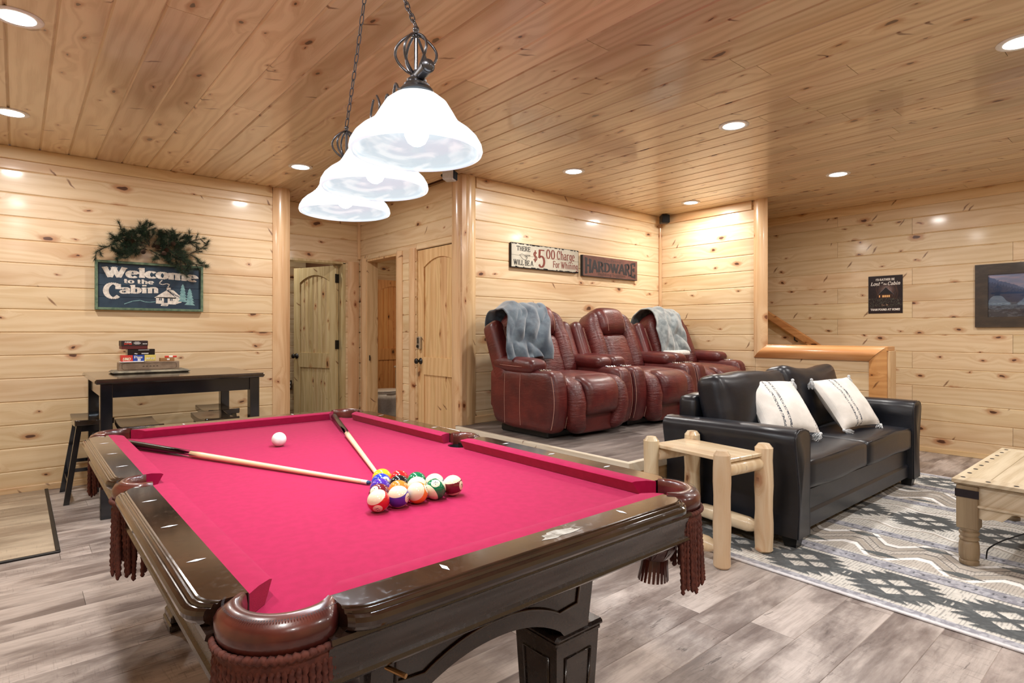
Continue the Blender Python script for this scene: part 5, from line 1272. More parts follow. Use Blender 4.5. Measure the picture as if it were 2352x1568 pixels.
def cabin_print(x, y):
    n = vnoise(x, y, 40, 1)*.5+vnoise(x, y, 90, 2)*.5
    c = np.ones(x.shape+(3,))*np.array([38, 28, 30])/255.*(.7+.6*n)[..., None]
    sky = np.exp(-(((x-.55)/.24)**2+((y-.62)/.17)**2)*1.6); c = mixc(c, (178, 150, 140), sky*.85)
    for k_, (tx, ly) in enumerate(((.3, .1), (.74, -.1), (.8, .12), (.86, -.06), (.24, .06))):
        tr_ = np.exp(-((x-tx-ly*(y-.4)*.6-.02*np.sin(y*20+k_))/.010)**2)*(y > .36)*(y < .78); c = mixc(c, (84, 58, 46), tr_*.9)
    br = (vnoise(x, y, 60, 5) > .62)*sky; c = mixc(c, (70, 50, 46), br*.7)
    roof = (y > .50)*(y < .50+.2*(1-np.abs(x-.52)/.24))*(np.abs(x-.52) < .24); c = mixc(c, (34, 32, 36), roof*1.)
    rl = (np.abs(y-(.50+.2*(1-np.abs(x-.52)/.24))) < .008)*(np.abs(x-.52) < .24); c = mixc(c, (120, 112, 116), rl*.8)
    wl = (y > .40)*(y < .51)*(np.abs(x-.50) < .2); c = mixc(c, (62, 40, 32), wl*1.)
    for wx in (.33, .43, .47, .52, .57, .62):
        c = mixc(c, (250, 196, 130), ((np.abs(x-wx) < .017)*(np.abs(y-.45) < .028))*1.)
    gr = (y < .4); gn = vnoise(x*2, y*5, 22, 7); c = mixc(c, (94, 98, 84), gr*np.clip((gn-.5)*2.4, 0, 1)*(y > .16)); c = mixc(c, (190, 150, 120), (gr*(np.abs(x-.5) < .12)*(np.abs(y-.22) < .02)*(gn > .5))*.6)
    return c
pw, ph = .322, .402
po = empty('cabin_poster', (XR-.003, 2.296, 1.421), R(-90), 'small dark poster reading I would rather be lost at the cabin', 'poster')
b = MB(); b.box(0, pw, -.003, 0, 0, ph); b.build('poster_sheet', plain('poster_black', srgb(30, 24, 26), .35), po)
picture_grid('print', 130, 160, pw-.008, ph-.008, cabin_print, po, (.004, -.0036, .004), (0, 0, 0), .3)
wt = plain('poster_white_ink', srgb(236, 230, 222), .5)
sign_text(po, "I'D RATHER BE", .072, .350, .022, .178, wt, -.0042, thick=.24, thin=.1, serif=.14)
sign_text(po, 'Lost', .022, .300, .036, .088, wt, -.0042, thick=.2, thin=.08, slant=.25, serif=.08)
sign_text(po, 'at', .122, .322, .016, .02, wt, -.0042, thick=.2, thin=.1, slant=.25, serif=.08)
sign_text(po, 'the', .142, .304, .018, .034, wt, -.0042, thick=.2, thin=.1, slant=.25, serif=.08)
sign_text(po, 'Cabin', .183, .300, .036, .118, wt, -.0042, thick=.2, thin=.08, slant=.25, serif=.08)
sign_text(po, 'THAN FOUND AT HOME!', .022, .030, .021, .278, wt, -.0042, thick=.26, thin=.11, serif=.15)
pf_ = empty('framed_picture', (XR-.004, 1.366, 1.265), R(-90), 'picture in wide dark wood frame, blue mountain lake behind glass', 'picture')
FW, FH, fb_ = .98, .60, .098
fm = darkwood('frame_dark', (40, 32, 26), (62, 50, 40), .35)
for poly in ([(0, 0), (fb_, fb_), (fb_, FH-fb_), (0, FH)], [(FW, 0), (FW, FH), (FW-fb_, FH-fb_), (FW-fb_, fb_)], [(0, 0), (FW, 0), (FW-fb_, fb_), (fb_, fb_)], [(0, FH), (fb_, FH-fb_), (FW-fb_, FH-fb_), (FW, FH)]):
    b = MB(); b.prism(poly, -.028, 0, 'y'); b.build('frame_side', fm, pf_)
def lake(x, y):
    n = vnoise(x, y, 20, 3)*.5+vnoise(x, y, 50, 8)*.5
    c = np.ones(x.shape+(3,))*np.array([158, 168, 204])/255.; c = mixc(c, (206, 186, 204), np.clip(vnoise(x, y*4, 8, 9)*1.6-.6, 0, 1)*(y > .5))
    m1 = y < .92-.9*x+.06*n; c = mixc(c, (96, 120, 164), m1*1.); sp_ = (y < .80-.65*x+.07*np.abs(np.sin(x*120))*(n)); c = mixc(c, (66, 90, 132), sp_*.8)
    m2 = (y < .74-1.1*np.abs(x-.72)-.02*n); c = mixc(c, (104, 134, 176), m2*1.); sn = m2*(vnoise(x*3, y*3, 30, 12) > .62); c = mixc(c, (190, 205, 230), sn*.7)
    m3 = y < .32+.02*n; c = mixc(c, (130, 158, 190), m3*1.); wv_ = m3*(vnoise(x*1.2, y*8, 30, 14) > .55); c = mixc(c, (58, 80, 112), wv_*.8)
    rk = (y < .16+.05*vnoise(x, y*0, 20, 15)); c = mixc(c, (70, 86, 110), rk*.9); c = mixc(c, (150, 165, 185), rk*(n > .6)*.6)
    return c
picture_grid('art_print', 160, 100, FW-2*fb_, FH-2*fb_, lake, pf_, (fb_, -.010, fb_), (0, 0, 0), .5)
m, nt = newmat('picture_glass'); t = NT(nt); gl = t.n('ShaderNodeBsdfGlossy'); gl.inputs['Roughness'].default_value = .01; tr_ = t.n('ShaderNodeBsdfTransparent'); lw = t.n('ShaderNodeFresnel'); lw.inputs[0].default_value = 1.6
mx = t.n('ShaderNodeMixShader'); nt.links.new(lw.outputs[0], mx.inputs[0]); nt.links.new(tr_.outputs[0], mx.inputs[1]); nt.links.new(gl.outputs[0], mx.inputs[2]); nt.links.new(mx.outputs[0], t.n('ShaderNodeOutputMaterial').inputs[0]); M['glass'] = m
b = MB(); b.box(fb_-.002, FW-fb_+.002, -.016, -.013, fb_-.002, FH-fb_+.002); b.build('glass_pane', M['glass'], pf_)
# ------------------------------------------------------------------ red recliners
def leather(name, c1, c2, rough=.34, wr=.5, coat=.15, wz=42, bd=.006):
    m, nt = newmat(name); t = NT(nt); o, xyz = t.coords()
    a = t.noise(o, 5, 4, .6); g = t.voro(o, 260); w = t.noise(t.comb(t.math('MULTIPLY', xyz[0], 10), t.math('MULTIPLY', xyz[1], 10), t.math('MULTIPLY', xyz[2], wz)), 1, 3, .55, .6)
    h = t.math('ADD', t.math('MULTIPLY', w, 1.0), t.math('MULTIPLY', g.outputs['Distance'], .12))
    t.bsdf(t.mix(t.step(a, .3, .7), c1, c2), t.math('ADD', rough, t.math('MULTIPLY', a, .12)), coat=coat, coatr=.25, bump=h, bstr=wr, bdist=bd); return m
M['red'] = leather('oxblood_leather', srgb(74, 24, 26), srgb(104, 38, 34))
M['redw'] = leather('creased_oxblood_leather', srgb(74, 24, 26), srgb(104, 38, 34), wr=.7, wz=55, bd=.011)
M['thread'] = plain('pale_thread', srgb(186, 140, 126), .7)
M['chrome'] = plain('chrome', srgb(200, 200, 204), .15, 1)
def wrinkle(amp, fx=7, fz=26, seed=0):
    def fn(x, y, z):
        w = noise.noise(Vector((x*fx+seed, y*fx, z*fz)))*amp+noise.noise(Vector((x*14+seed, y*14, z*50)))*amp*.4
        d = Vector((x, y, z)); d = d.normalized() if d.length > 1e-6 else d
        return (x+d.x*w, y+d.y*w, z+d.z*w)
    return fn
LEAN = R(22)
def make_recliner():
    e = empty('recliner', (0, 0, 0))
    for s in (-1, 1):
        def body(x, y, z, s=s):
            q = z/.235
            if y < 0: y -= .045*(1-q*q)*(-y/.36)-.01
            else: y -= .10*max(0, -q-.3)*(y/.36); 
            if z < -.1 and y > .1: z += (y-.1)*.12
            w = .004*noise.noise(Vector((s*3+x*4, y*5, z*16)))
            return (x+(w if x*s > 0 else 0)*s, y, z)
        a = soft('arm_panel', (.165, .76, .475), .055, M['red'], e, (s*.39, -.02, .285), n=12, fn=body, puff=(.008, 0, 0))
        b = MB()        # pale topstitching down the outer face
        for yy in (.16, -.03):
            b.tube([(s*(.083+.0085*(1-(z/.235)**2)*(1-((yy)/.38)**2)+.0006), yy, z) for z in [-.20+.4*i/12 for i in range(13)]], .0016, 5)
        b.tube([(s*.074, -.352-.046*(1-(z/.235)**2), z) for z in [-.20+.40*i/14 for i in range(15)]], .002, 5)
        b.tube([(-s*.066, -.360-.046*(1-(z/.235)**2), z) for z in [-.20+.40*i/14 for i in range(15)]], .002, 5)
        b.build('stitching', M['thread'], a)['kind'] = 'stuff'
        pd = soft('arm_pad', (.185, .50, .105), .05, M['red'], e, (s*.395, .055, .555), (R(2), 0, 0), n=12, fn=wrinkle(.004, 9, 9, s), puff=(0, 0, .012))
        b = MB(); b.tube([(s*.02+.088*math.cos(t_)*(.99), .235*math.sin(t_), -.005) for t_ in [2*math.pi*i/40 for i in range(40)]], .0016, 4, closed=True)
        b.build('stitching', M['thread'], pd)
        c = empty('cup_holder', (s*.39, -.245, .518)); c.parent = e
        b = MB(); b.lathe([(.036, -.002), (.038, .006), (.045, .008), (.050, .005), (.051, -.004)], n=28); b.build('ring', M['chrome'], c, smooth=True)
        b = MB(); b.lathe([(.0, -.004), (.037, -.003)], n=24); b.build('cup_well', M['darkhole'], c)
        b = MB()
        for i in range(12): a_ = 2*math.pi*i/12; b.lathe([(.001, .004), (.004, .0035), (.005, 0)], c=(.0445*math.cos(a_), .0445*math.sin(a_), .007), n=6)
        b.build('studs', M['chrome'], c)
    soft('seat_cushion', (.62, .50, .19), .07, M['red'], e, (0, -.13, .375), n=12, fn=wrinkle(.004, 8, 8, 3), puff=(0, 0, .03))
    # footrest: side bolsters and quilted middle
    for s in (-1, 1):
        def bol(x, y, z, s=s):
            y += -.035*(1-(z/.22)**2)+.05*max(0, z/.22)**3*1.6
            x -= s*.05*max(0, -z/.22)**2
            w = .006*noise.noise(Vector((s*9+x*5, y*5, z*34)))
            return (x, y-w*1.2, z+w)
        soft('footrest_bolster', (.155, .17, .44), .075, M['redw'], e, (s*.255, -.395, .255), n=14, fn=bol)
    def mid_(x, y, z): return (x, y-.02*(1-(z/.15)**2)+.06*max(0, z/.15)**3, z)
    soft('footrest_pad', (.38, .16, .30), .055, M['red'], e, (0, -.415, .325), n=12, fn=mid_, puff=(0, .02, 0))
    soft('footrest_lower_pad', (.40, .12, .19), .03, M['red'], e, (0, -.372, .125), n=10, fn=wrinkle(.004, 12, 6, 8))
    # back
    bk = empty('back', (0, .17, .40), 0); bk.rotation_euler = (-LEAN, 0, 0); bk.parent = e
    for s in (-1, 1):
        w_ = soft('back_wing', (.135, .17, .58), .05, M['red'], bk, (s*.405, .02, .26), n=12, fn=lambda x, y, z: (x, y, z-.05*max(0, z/.29)**2*(abs(x)/.067)*.4), puff=(.008, 0, 0))
        b = MB()
        for dx in (.0, .012): b.tube([(s*(-.05+dx), -.083+.0*z, z) for z in [-.27+.48*i/12 for i in range(13)]], .0015, 5)
        b.build('stitching', M['thread'], w_)['kind'] = 'stuff'
        def sb(x, y, z, s=s):
            X = x+s*.255; z2 = z-.075*max(0, (abs(X)-.17)/.17)**2*(1 if z > 0 else 0)*(z/.33)
            w = .008*noise.noise(Vector((s*5+x*5, y*4, z*30)))*(1 if z < .18 else .3)
            x -= s*.03*max(0, z/.33)**2
            return (x, y-w-.012*(1-(z/.33)**2), z2)
        soft('back_bolster', (.175, .22, .64), .08, M['redw'], bk, (s*.25, -.03, .32), n=16, fn=sb)
    def hd(x, y, z): return (x, y-.03*(1-(z/.14)**2), z+.02*(1-(x/.2)**2)*(1 if z > 0 else .3))
    h_ = soft('headrest', (.38, .235, .28), .08, M['red'], bk, (0, -.035, .515), n=12, fn=hd)
    b = MB()
    for s in (-1, 1): b.tube([(s*.125, -.117-.030*(1-(z/.14)**2), z) for z in [-.115+.19*i/10 for i in range(11)]], .0016, 5)
    b.build('stitching', M['thread'], h_)['kind'] = 'stuff'
    soft('lumbar_pad', (.36, .20, .40), .06, M['redw'], bk, (0, -.03, .19), n=12, fn=wrinkle(.006, 7, 12, 5), puff=(0, .02, 0))
    soft('back_shell', (.78, .12, .58), .05, M['red'], bk, (0, .08, .29), n=8, fn=lambda x, y, z: (x, y, z-.05*max(0, abs(x)/.39)**3*(z > 0)))
    b = MB(); b.box(-.40, .40, -.28, .28, 0, .06, .01); b.build('base', M['black'], e)
    return e
r0 = make_recliner(); RCL = [(3.49, 'red leather recliner with the blue-grey blanket over its back'), (4.468, 'red leather recliner with a bare back, between the two blanketed ones'), (5.428, 'red leather recliner with the pale fluffy blanket, beside the short wall')]
recl = []
for i, (x, lb) in enumerate(RCL):
    r = r0 if i == 0 else copy_tree(r0); r.location = (x, 3.485, PZ+.002); tag(r, lb, 'recliner', 'red leather theatre recliners'); recl.append(r)
RB = Matrix.Translation((0, .17, .40)) @ Matrix.Rotation(-LEAN, 4, 'X')
def fabric(name, c1, c2, sc=60, **k):
    return noisy(name, c1, c2, sc, rough=.9, bscale=sc*8, bs=.5, bd=.002, sheen=.6, **k)
def blanket(name, label, rx, x0, x1, prof, mat, fold, seed, skew=0, fr=5):
    """drape over a recliner back: prof = points (y, z) in the back's frame, front hem first"""
    P = [Vector((0, a, c)) for a, c in prof]; L = [0]
    for a, c in zip(P[:-1], P[1:]): L.append(L[-1]+(c-a).length)
    nu, nv = 56, 64; v = []; f = []
    for j in range(nv+1):
        s = L[-1]*j/nv; k_ = max(i for i in range(len(P)-1) if L[i] <= s+1e-9); tt = (s-L[k_])/(L[k_+1]-L[k_])
        # smooth path
        p = P[k_].lerp(P[k_+1], tt); T_ = (P[min(k_+1, len(P)-1)]-P[k_]).normalized(); N_ = Vector((0, -T_.z, T_.y))
        fall = max(0, 1-s/(L[-1]*.55))
        for i in range(nu+1):
            u = i/nu; wdt = (x1-x0)*(1+.08*fall); x = x0+wdt*u+skew*fall+.012*math.sin(j*.25+seed)
            a = noise.noise(Vector((u*fr+seed+s*3.5, s*2.2, 0)))*fold*(.35+.65*fall)+noise.noise(Vector((u*fr*1.9-s*4, s*4, seed)))*fold*.5
            arch = -.045*max(0, (abs(x)-.12)/.22)**2*math.exp(-((s-L[-1]*.5)/.2)**2)
            edge_ = .0
            q = Vector((x, 0, 0))+p+N_*(abs(a)*1.2+.004)+Vector((0, 0, arch))
            if j == 0: q.z += .012*math.sin(u*9+seed)
            v.append(RB @ q)
    w = nu+1; f = [(j*w+i, j*w+i+1, (j+1)*w+i+1, (j+1)*w+i) for j in range(nv) for i in range(nu)]
    me = mesh(name, v, f, True, True); o = link(name, me, None, mat, (rx, 3.485, PZ+.002))
    md = o.modifiers.new('thick', 'SOLIDIFY'); md.thickness = .012; md.offset = 1
    md = o.modifiers.new('smooth', 'SUBSURF'); md.levels = 1; md.render_levels = 1
    return tag(o, label, 'blanket')
M['bluegrey'] = fabric('blue_grey_plush', srgb(62, 76, 90), srgb(92, 108, 120), 12)
M['fluffy'] = fabric('grey_fluffy', srgb(96, 106, 110), srgb(136, 145, 146), 16)
M['sherpa'] = fabric('white_sherpa', srgb(206, 206, 200), srgb(232, 232, 226), 90)
bprof = [(-.168, .135), (-.176, .22), (-.175, .34), (-.178, .48), (-.172, .58), (-.12, .655), (-.03, .69), (.08, .665), (.16, .59), (.175, .48), (.17, .3)]
blanket('blanket', 'blue-grey plush blanket draped over the left recliner', RCL[0][0], -.36, .10, bprof, M['bluegrey'], .07, 2.3, skew=-.17, fr=3.2)
bprof2 = [(-.17, .15), (-.182, .22), (-.18, .34), (-.182, .48), (-.176, .58), (-.12, .66), (-.03, .695), (.08, .67), (.165, .59), (.18, .48), (.175, .3)]
fb = blanket('blanket', 'pale grey fluffy blanket with white underside over the right recliner', RCL[2][0], -.27, .19, bprof2, M['fluffy'], .06, 7.7, skew=-.13, fr=3)
V, F = rbox(.46, .05, .06, .024, 10, fn=wrinkle(.006, 6, 6, 2)); V = [RB @ (Vector(p)+Vector((-.15, -.195, .135))) for p in V]
link('folded_hem', mesh('folded_hem', V, F, True, True), fb, M['sherpa'])['label'] = 'white sherpa underside turned up at the hem'

# ------------------------------------------------------------------ rug (colour per point, raised pile)
RW_, RL_ = 2.99, 4.0; RZ = .010
ra = R(-1.2)
nx, ny = 620, 640
us = np.linspace(0, RW_, nx); wsn = np.linspace(-.55, 1.75, ny)      # finely built part of the rug in view
def rugfn(u, w):
    """u from the edge by the pool table, w along that edge towards the viewer's right"""
    um = np.minimum(u, RW_-u)
    n = vnoise(u, w, 60, 21)*.6+vnoise(u*2, w*2, 60, 22)*.4
    hatch = (np.sin(w*420+6*vnoise(u, w, 9, 30)) > .55)
    c = np.ones(u.shape+(3,))*np.array([214, 212, 206])/255.; h = np.zeros(u.shape)
    c = mixc(c, (150, 150, 148), hatch*(vnoise(u*3, w*6, 14, 33) > .35)*.75)
    lil = lambda a, b: (um > a)*(um < b)
    def lilac(a, b):
        nonlocal c, h
        m_ = lil(a, b)*1.; c[:] = mixc(c, (150, 152, 164), m_); c[:] = mixc(c, (196, 198, 206), m_*(n > .52)*.6); h[:] += m_*.003
    c = mixc(c, (226, 226, 230), (um < .018)*1.); lilac(.018, .062)
    def dashes(a, b):
        nonlocal c
        lilac(a, b); mid_ = (a+b)/2; ph = (w*1.0) % .105
        d_ = lil(mid_-.012, mid_+.016)*((ph < .05)*(np.abs(um-mid_-.012) < .005)+(ph < .008)+(np.abs(ph-.046) < .005))
        c[:] = mixc(c, (70, 74, 84), np.clip(d_, 0, 1)*.85); e_ = (np.abs(um-a) < .003)+(np.abs(um-b) < .003); c[:] = mixc(c, (70, 74, 84), np.clip(e_, 0, 1)*.8)
    def motif(uc, per, ph0, col):
        a = (w-ph0) % per-per/2; b = u-uc; aa, bb = np.abs(a), np.abs(b)
        tooth = (((bb*22)+.0) % 1); lim = .145*per/.42*(1-bb/.185)+.075*tooth*(bb > .02)
        dk_ = (aa < lim+.035)*(bb < .172); dk_ = np.maximum(dk_, (bb < .035)*(((aa*30) % 1) < .8)*(aa > .1))
        di = np.abs(a*.8-b); tri = ((aa+bb*1.15) < .125)*(di > .022)*((aa+bb) > .018)*(np.abs(a*.8+b) > .016)
        return (dk_*(1-tri)).astype(float)
    def zig(uc, amp, per, th_, ph0=0):
        tri = np.abs(((w+ph0)/per) % 1-.5)*2; z_ = uc+amp*(np.clip(tri*1.5-.25, 0, 1)-.5)*2
        return np.abs(u-z_) < th_
    for flip in (0, 1):
        U_ = (lambda q: q) if not flip else (lambda q: RW_-q)
        m_ = motif(U_(.255), .42, .11, 0); c = mixc(c, (76, 82, 86), m_); c = mixc(c, (100, 106, 108), m_*(n > .55)*.5); h += m_*.005
        zone = (um > .60)*(um < 1.0)*((u < RW_/2) if not flip else (u > RW_/2)); c = mixc(c, (196, 190, 182), zone*1.); c = mixc(c, (120, 116, 112), zone*hatch*(n > .4)*.5)
        for off, th_, cc in ((-.135, .021, (250, 250, 250)), (-.10, .004, (104, 100, 98)), (-.065, .024, (172, 164, 154)), (-.025, .005, (96, 92, 90)), (.045, .005, (96, 92, 90)), (.08, .024, (176, 168, 158)), (.112, .004, (104, 100, 98)), (.14, .021, (250, 250, 250))):
            m_ = zig(U_(.80)+off, .08, .36, th_)*zone; c = mixc(c, cc, m_*1.); h += m_*.0015
        dmd = (np.abs((w % .36)-.18)/.10+np.abs(u-U_(.665))/.035 < 1)+(np.abs(((w+.18) % .36)-.18)/.10+np.abs(u-U_(.95))/.03 < 1); c = mixc(c, (86, 92, 94), np.clip(dmd, 0, 1)*1.)
    dashes(.47, .57); dashes(1.02, 1.10)
    m_ = motif(RW_/2, .40, .32, 0); zc = np.abs(u-RW_/2) < .21; c = mixc(c, (76, 80, 82), m_); h += m_*.005
    for off in (.235, -.235):
        for k_, cc in ((0, (240, 238, 236)), (.022, (176, 168, 158))):
            c = mixc(c, cc, (zig(RW_/2+off+math.copysign(k_, off), .03, .30, .009)*1.))
    return c*(.94+.12*n)[..., None], h
WW, UU = np.meshgrid(wsn, us, indexing='ij')
col, hh = rugfn(UU, WW)
hh = hh+vnoise(UU*6, WW*6, 60, 40)*.0012
vv = np.stack([UU, -WW, RZ-.003+hh], -1).reshape(-1, 3)
idx = np.arange(nx*ny).reshape(ny, nx); ff = np.stack([idx[:-1, :-1], idx[1:, :-1], idx[1:, 1:], idx[:-1, 1:]], -1).reshape(-1, 4)
me = bpy.data.meshes.new('rug_pile'); me.vertices.add(len(vv)); me.vertices.foreach_set('co', vv.ravel()); me.loops.add(ff.size); me.loops.foreach_set('vertex_index', ff.ravel().astype(np.int32))
me.polygons.add(len(ff)); me.polygons.foreach_set('loop_start', np.arange(0, ff.size, 4, dtype=np.int32)); me.update(calc_edges=True); me.polygons.foreach_set('use_smooth', [True]*len(ff))
col = np.clip(col, 0, 1); lin = np.where(col > .04045, ((col+.055)/1.055)**2.4, col/12.92)
ca = me.color_attributes.new('print', 'FLOAT_COLOR', 'POINT'); ca.data.foreach_set('color', np.concatenate([lin.reshape(-1, 3), np.ones((nx*ny, 1))], 1).ravel().astype(np.float32))
m, nt = newmat('rug_wool'); t = NT(nt); a = t.n('ShaderNodeVertexColor', layer_name='print'); o_, xyz_ = t.coords(); t.bsdf(a.outputs[0], .95, bump=t.noise(o_, 500, 2), bstr=.5, bdist=.002, sheen=.2, spec=.2); me.materials.append(m)
rug = empty('rug', (2.925, 1.661, 0), ra, 'grey, cream and charcoal patterned wool rug under the sofa', 'rug')
link('rug_pile', me, rug, None)
b = MB(); b.box(0, RW_, -1.75, .55, 0.0005, RZ-.004); b.box(0, RW_, -3.2, -1.75, 0.0005, RZ); b.build('rug_backing', plain('rug_backing', srgb(170, 168, 164), .95), rug)
bmt = plain('binding', srgb(222, 222, 226), .8)
for x_ in (0, RW_): b = MB(); b.tube([(x_, .55, .006), (x_, -3.2, .006)], .005, 6); b.build('bound_edge', bmt, rug)

# ------------------------------------------------------------------ black sofa
M['blk'] = leather('black_leather', srgb(15, 18, 26), srgb(24, 28, 38), rough=.3, wr=.12, coat=.1)  # bluish base tone imitates cool light reflected on the black leather
M['piping'] = plain('sofa_piping', srgb(34, 36, 44), .35)
so = empty('sofa', (4.36, 1.84, RZ), 0, 'black leather two-seat sofa with flared arms behind the log side table', 'sofa')
def armprof(s):
    p = [(.0, .065), (.022, .22), (.018, .36), (-.006, .48), (-.026, .58), (-.03, .625), (-.015, .652), (.02, .668), (.09, .668), (.135, .655), (.155, .62), (.155, .55), (.15, .3), (.15, .065)]
    return [(s*(1.095-q[0]), q[1]) for q in p]
for s in (-1, 1):
    p = armprof(s); n_ = len(p); v = []; st = [(-.435, .92), (-.43, .975), (-.42, 1.), (-.2, 1), (.1, .995), (.36, .985), (.42, .98), (.428, .95)]
    cx_ = s*1.02
    for y, k_ in st:
        for a, c in p: v.append((cx_+(a-cx_)*k_, y, .065+(c-.065)*(k_ if k_ > .97 else (.985))))
    f = [(i*n_+j, i*n_+(j+1) % n_, (i+1)*n_+(j+1) % n_, (i+1)*n_+j) for i in range(len(st)-1) for j in range(n_)]+[tuple(range(n_))[::-1], tuple(range((len(st)-1)*n_, len(st)*n_))]
    me = mesh('armrest', v, f, False, True); autosmooth(me, 50); a_ = link('armrest', me, so, M['blk'])
    b = MB(); b.tube([(cx_+(a-cx_)*.985, -.432, .065+(c-.065)*.99) for a, c in p], .004, 6); b.build('piping', M['piping'], a_, smooth=True)
b = MB(); b.box(-.95, .95, -.385, .36, .065, .30, .012); b.box(-.95, .95, -.40, -.36, .068, .175, .014); b.build('seat_base', M['blk'], so)
soft('back_frame', (1.92, .15, .73), .05, M['blk'], so, (0, .355, .43), n=8)
for s in (-1, 1):
    def sc_(x, y, z, s=s): return (x, y-.01*(1-(x/.47)**2), z+.006*math.sin(x*9+s)+(.0 if z < 0 else .012*(1-(x/.47)**2)))
    c_ = soft('seat_cushion', (.935, .70, .17), .035, M['blk'], so, (s*.4695, -.075, .385), n=12, fn=sc_, puff=(0, 0, .015))
    b = MB(); b.tube([(x, -.338-.009*(1-(x/.47)**4), .073+.014*(1-(x/.47)**2)) for x in [-.43+.86*i/14 for i in range(15)]], .0035, 6); b.build('piping', M['piping'], c_, smooth=True)
    def bc(x, y, z, s=s):
        top = max(0, z/.25); z2 = z+.02*top*abs(x/.46)**3-.012*math.sin(x*7+s)*top+.018*noise.noise(Vector((x*4+s, 0, 2)))*top
        return (x, y+.006*noise.noise(Vector((x*12, z*10, s)))-.02*(1-(x/.46)**2)*(1-(z/.25)**2), z2)
    c_ = soft('back_cushion', (.94, .20, .50), .07, M['blk'], so, (s*.4695, .175, .675), (R(-13), 0, 0), n=14, fn=bc, puff=(0, .03, 0))
for sx in (-1, 1):
    for sy in (-1, 1):
        b = MB(); x, y = sx*1.02, sy*.37; v = [(x+a*.032, y+c*.032, 0) for a, c in ((-1, -1), (1, -1), (1, 1), (-1, 1))]+[(x+a*.045, y+c*.045, .07) for a, c in ((-1, -1), (1, -1), (1, 1), (-1, 1))]
        b.add(v, [(3, 2, 1, 0), (4, 5, 6, 7), (0, 1, 5, 4), (1, 2, 6, 5), (2, 3, 7, 6), (3, 0, 4, 7)]); b.build('leg', M['black'], so)
# throw pillows
def pillowmat():
    m, nt = newmat('woven_pillow'); t = NT(nt); o, xyz = t.coords()
    st = t.math('ABSOLUTE', t.math('SUBTRACT', t.math('ABSOLUTE', t.math('SUBTRACT', xyz[0], -.045)), .022))
    nz = t.noise(o, 110, 3, .7); nz2 = t.noise(t.comb(t.math('MULTIPLY', xyz[0], 60), t.math('MULTIPLY', xyz[2], 16), 0), 1, 3, .7)
    m1 = t.math('MULTIPLY', t.math('LESS_THAN', st, .0085), t.step(t.math('ADD', nz, t.math('MULTIPLY', nz2, .3)), .60, .68))
    st2 = t.math('ABSOLUTE', t.math('SUBTRACT', xyz[0], .187)); m2 = t.math('MULTIPLY', t.math('LESS_THAN', st2, .012), t.step(nz, .5, .6))
    rib = t.math('MULTIPLY', t.math('SINE', t.math('MULTIPLY', xyz[0], 700)), .5); c = t.mix(t.step(t.noise(o, 9, 3), .3, .7), srgb(222, 220, 216), srgb(242, 240, 236))
    c = t.mix(t.math('MAXIMUM', m1, m2), c, srgb(70, 78, 92)); t.bsdf(c, .9, bump=t.math('ADD', t.noise(o, 350, 2), t.math('MULTIPLY', rib, .2)), bstr=.5, bdist=.002, sheen=.3, spec=.2); return m
M['pil'] = pillowmat(); M['tas'] = noisy('tassel_yarn', srgb(190, 198, 206), srgb(226, 230, 232), 200, rough=.9); M['pilback'] = fabric('cream_cotton', srgb(206, 202, 190), srgb(222, 218, 206), 40)
def pillow(label, loc, rot):
    e = empty('throw_pillow', loc, 0, label, 'pillow', 'white tasselled throw pillows'); e.rotation_euler = rot
    n = 26; H = .215
    for side, mt in ((-1, M['pil']), (1, M['pilback'])):
        v = []; f = []
        for j in range(n+1):
            for i in range(n+1):
                a, c = -1+2*i/n, -1+2*j/n; r_ = (1-a*a)*(1-c*c); th_ = .075*max(0, r_)**.42
                pin = 1-.07*(1-abs(a)**2)*abs(c)**6*1.0; pin2 = 1-.07*(1-abs(c)**2)*abs(a)**6
                wv_ = .006*noise.noise(Vector((a*2.5, c*2.5, side*3+loc[0])))*min(1, r_*6)
                v.append((a*H*pin2, side*th_+wv_, c*H*pin))
        w = n+1; f = [(j*w+i, j*w+i+1, (j+1)*w+i+1, (j+1)*w+i) for j in range(n) for i in range(n)]
        link('front_cover' if side < 0 else 'back_cover', mesh('cover', v, f, True, False), e, mt)
    for sx in (-1, 1):
        for sz in (-1, 1):
            t_ = empty('tassel', (sx*H*1.0, -.025 if sz > 0 else 0, sz*H*1.0)); t_.parent = e
            t_.rotation_euler = (-rot[0] if sz > 0 else 0, -rot[1] if sz > 0 else (R(60)*sx), 0)
            b = MB(); b.lathe([(.001, .004), (.009, .0), (.012, -.008), (.008, -.016), (.009, -.02), (.012, -.024)], n=12); b.build('tassel_head', M['tas'], t_, smooth=True)
            b = MB()
            for i in range(22):
                a = 2*math.pi*i/22; r1, r2 = .010, .017+.004*(i % 3); b.tube([(r1*math.cos(a)*.8, r1*math.sin(a)*.8, -.018), (r2*math.cos(a), r2*math.sin(a), -.045), (r2*math.cos(a)*1.05, r2*math.sin(a)*1.05, -.068-.004*(i % 4))], .0016, 4)
            b.build('tassel_strands', M['tas'], t_)
    return e
pillow('white tasselled pillow behind the near sofa arm', (3.915, 1.815, .715), (R(-42), R(1.3), R(-25.7)))
pillow('white tasselled pillow in the middle of the far seat cushion', (4.771, 1.71, .687), (R(-38.4), R(-1.7), R(-15.3)))

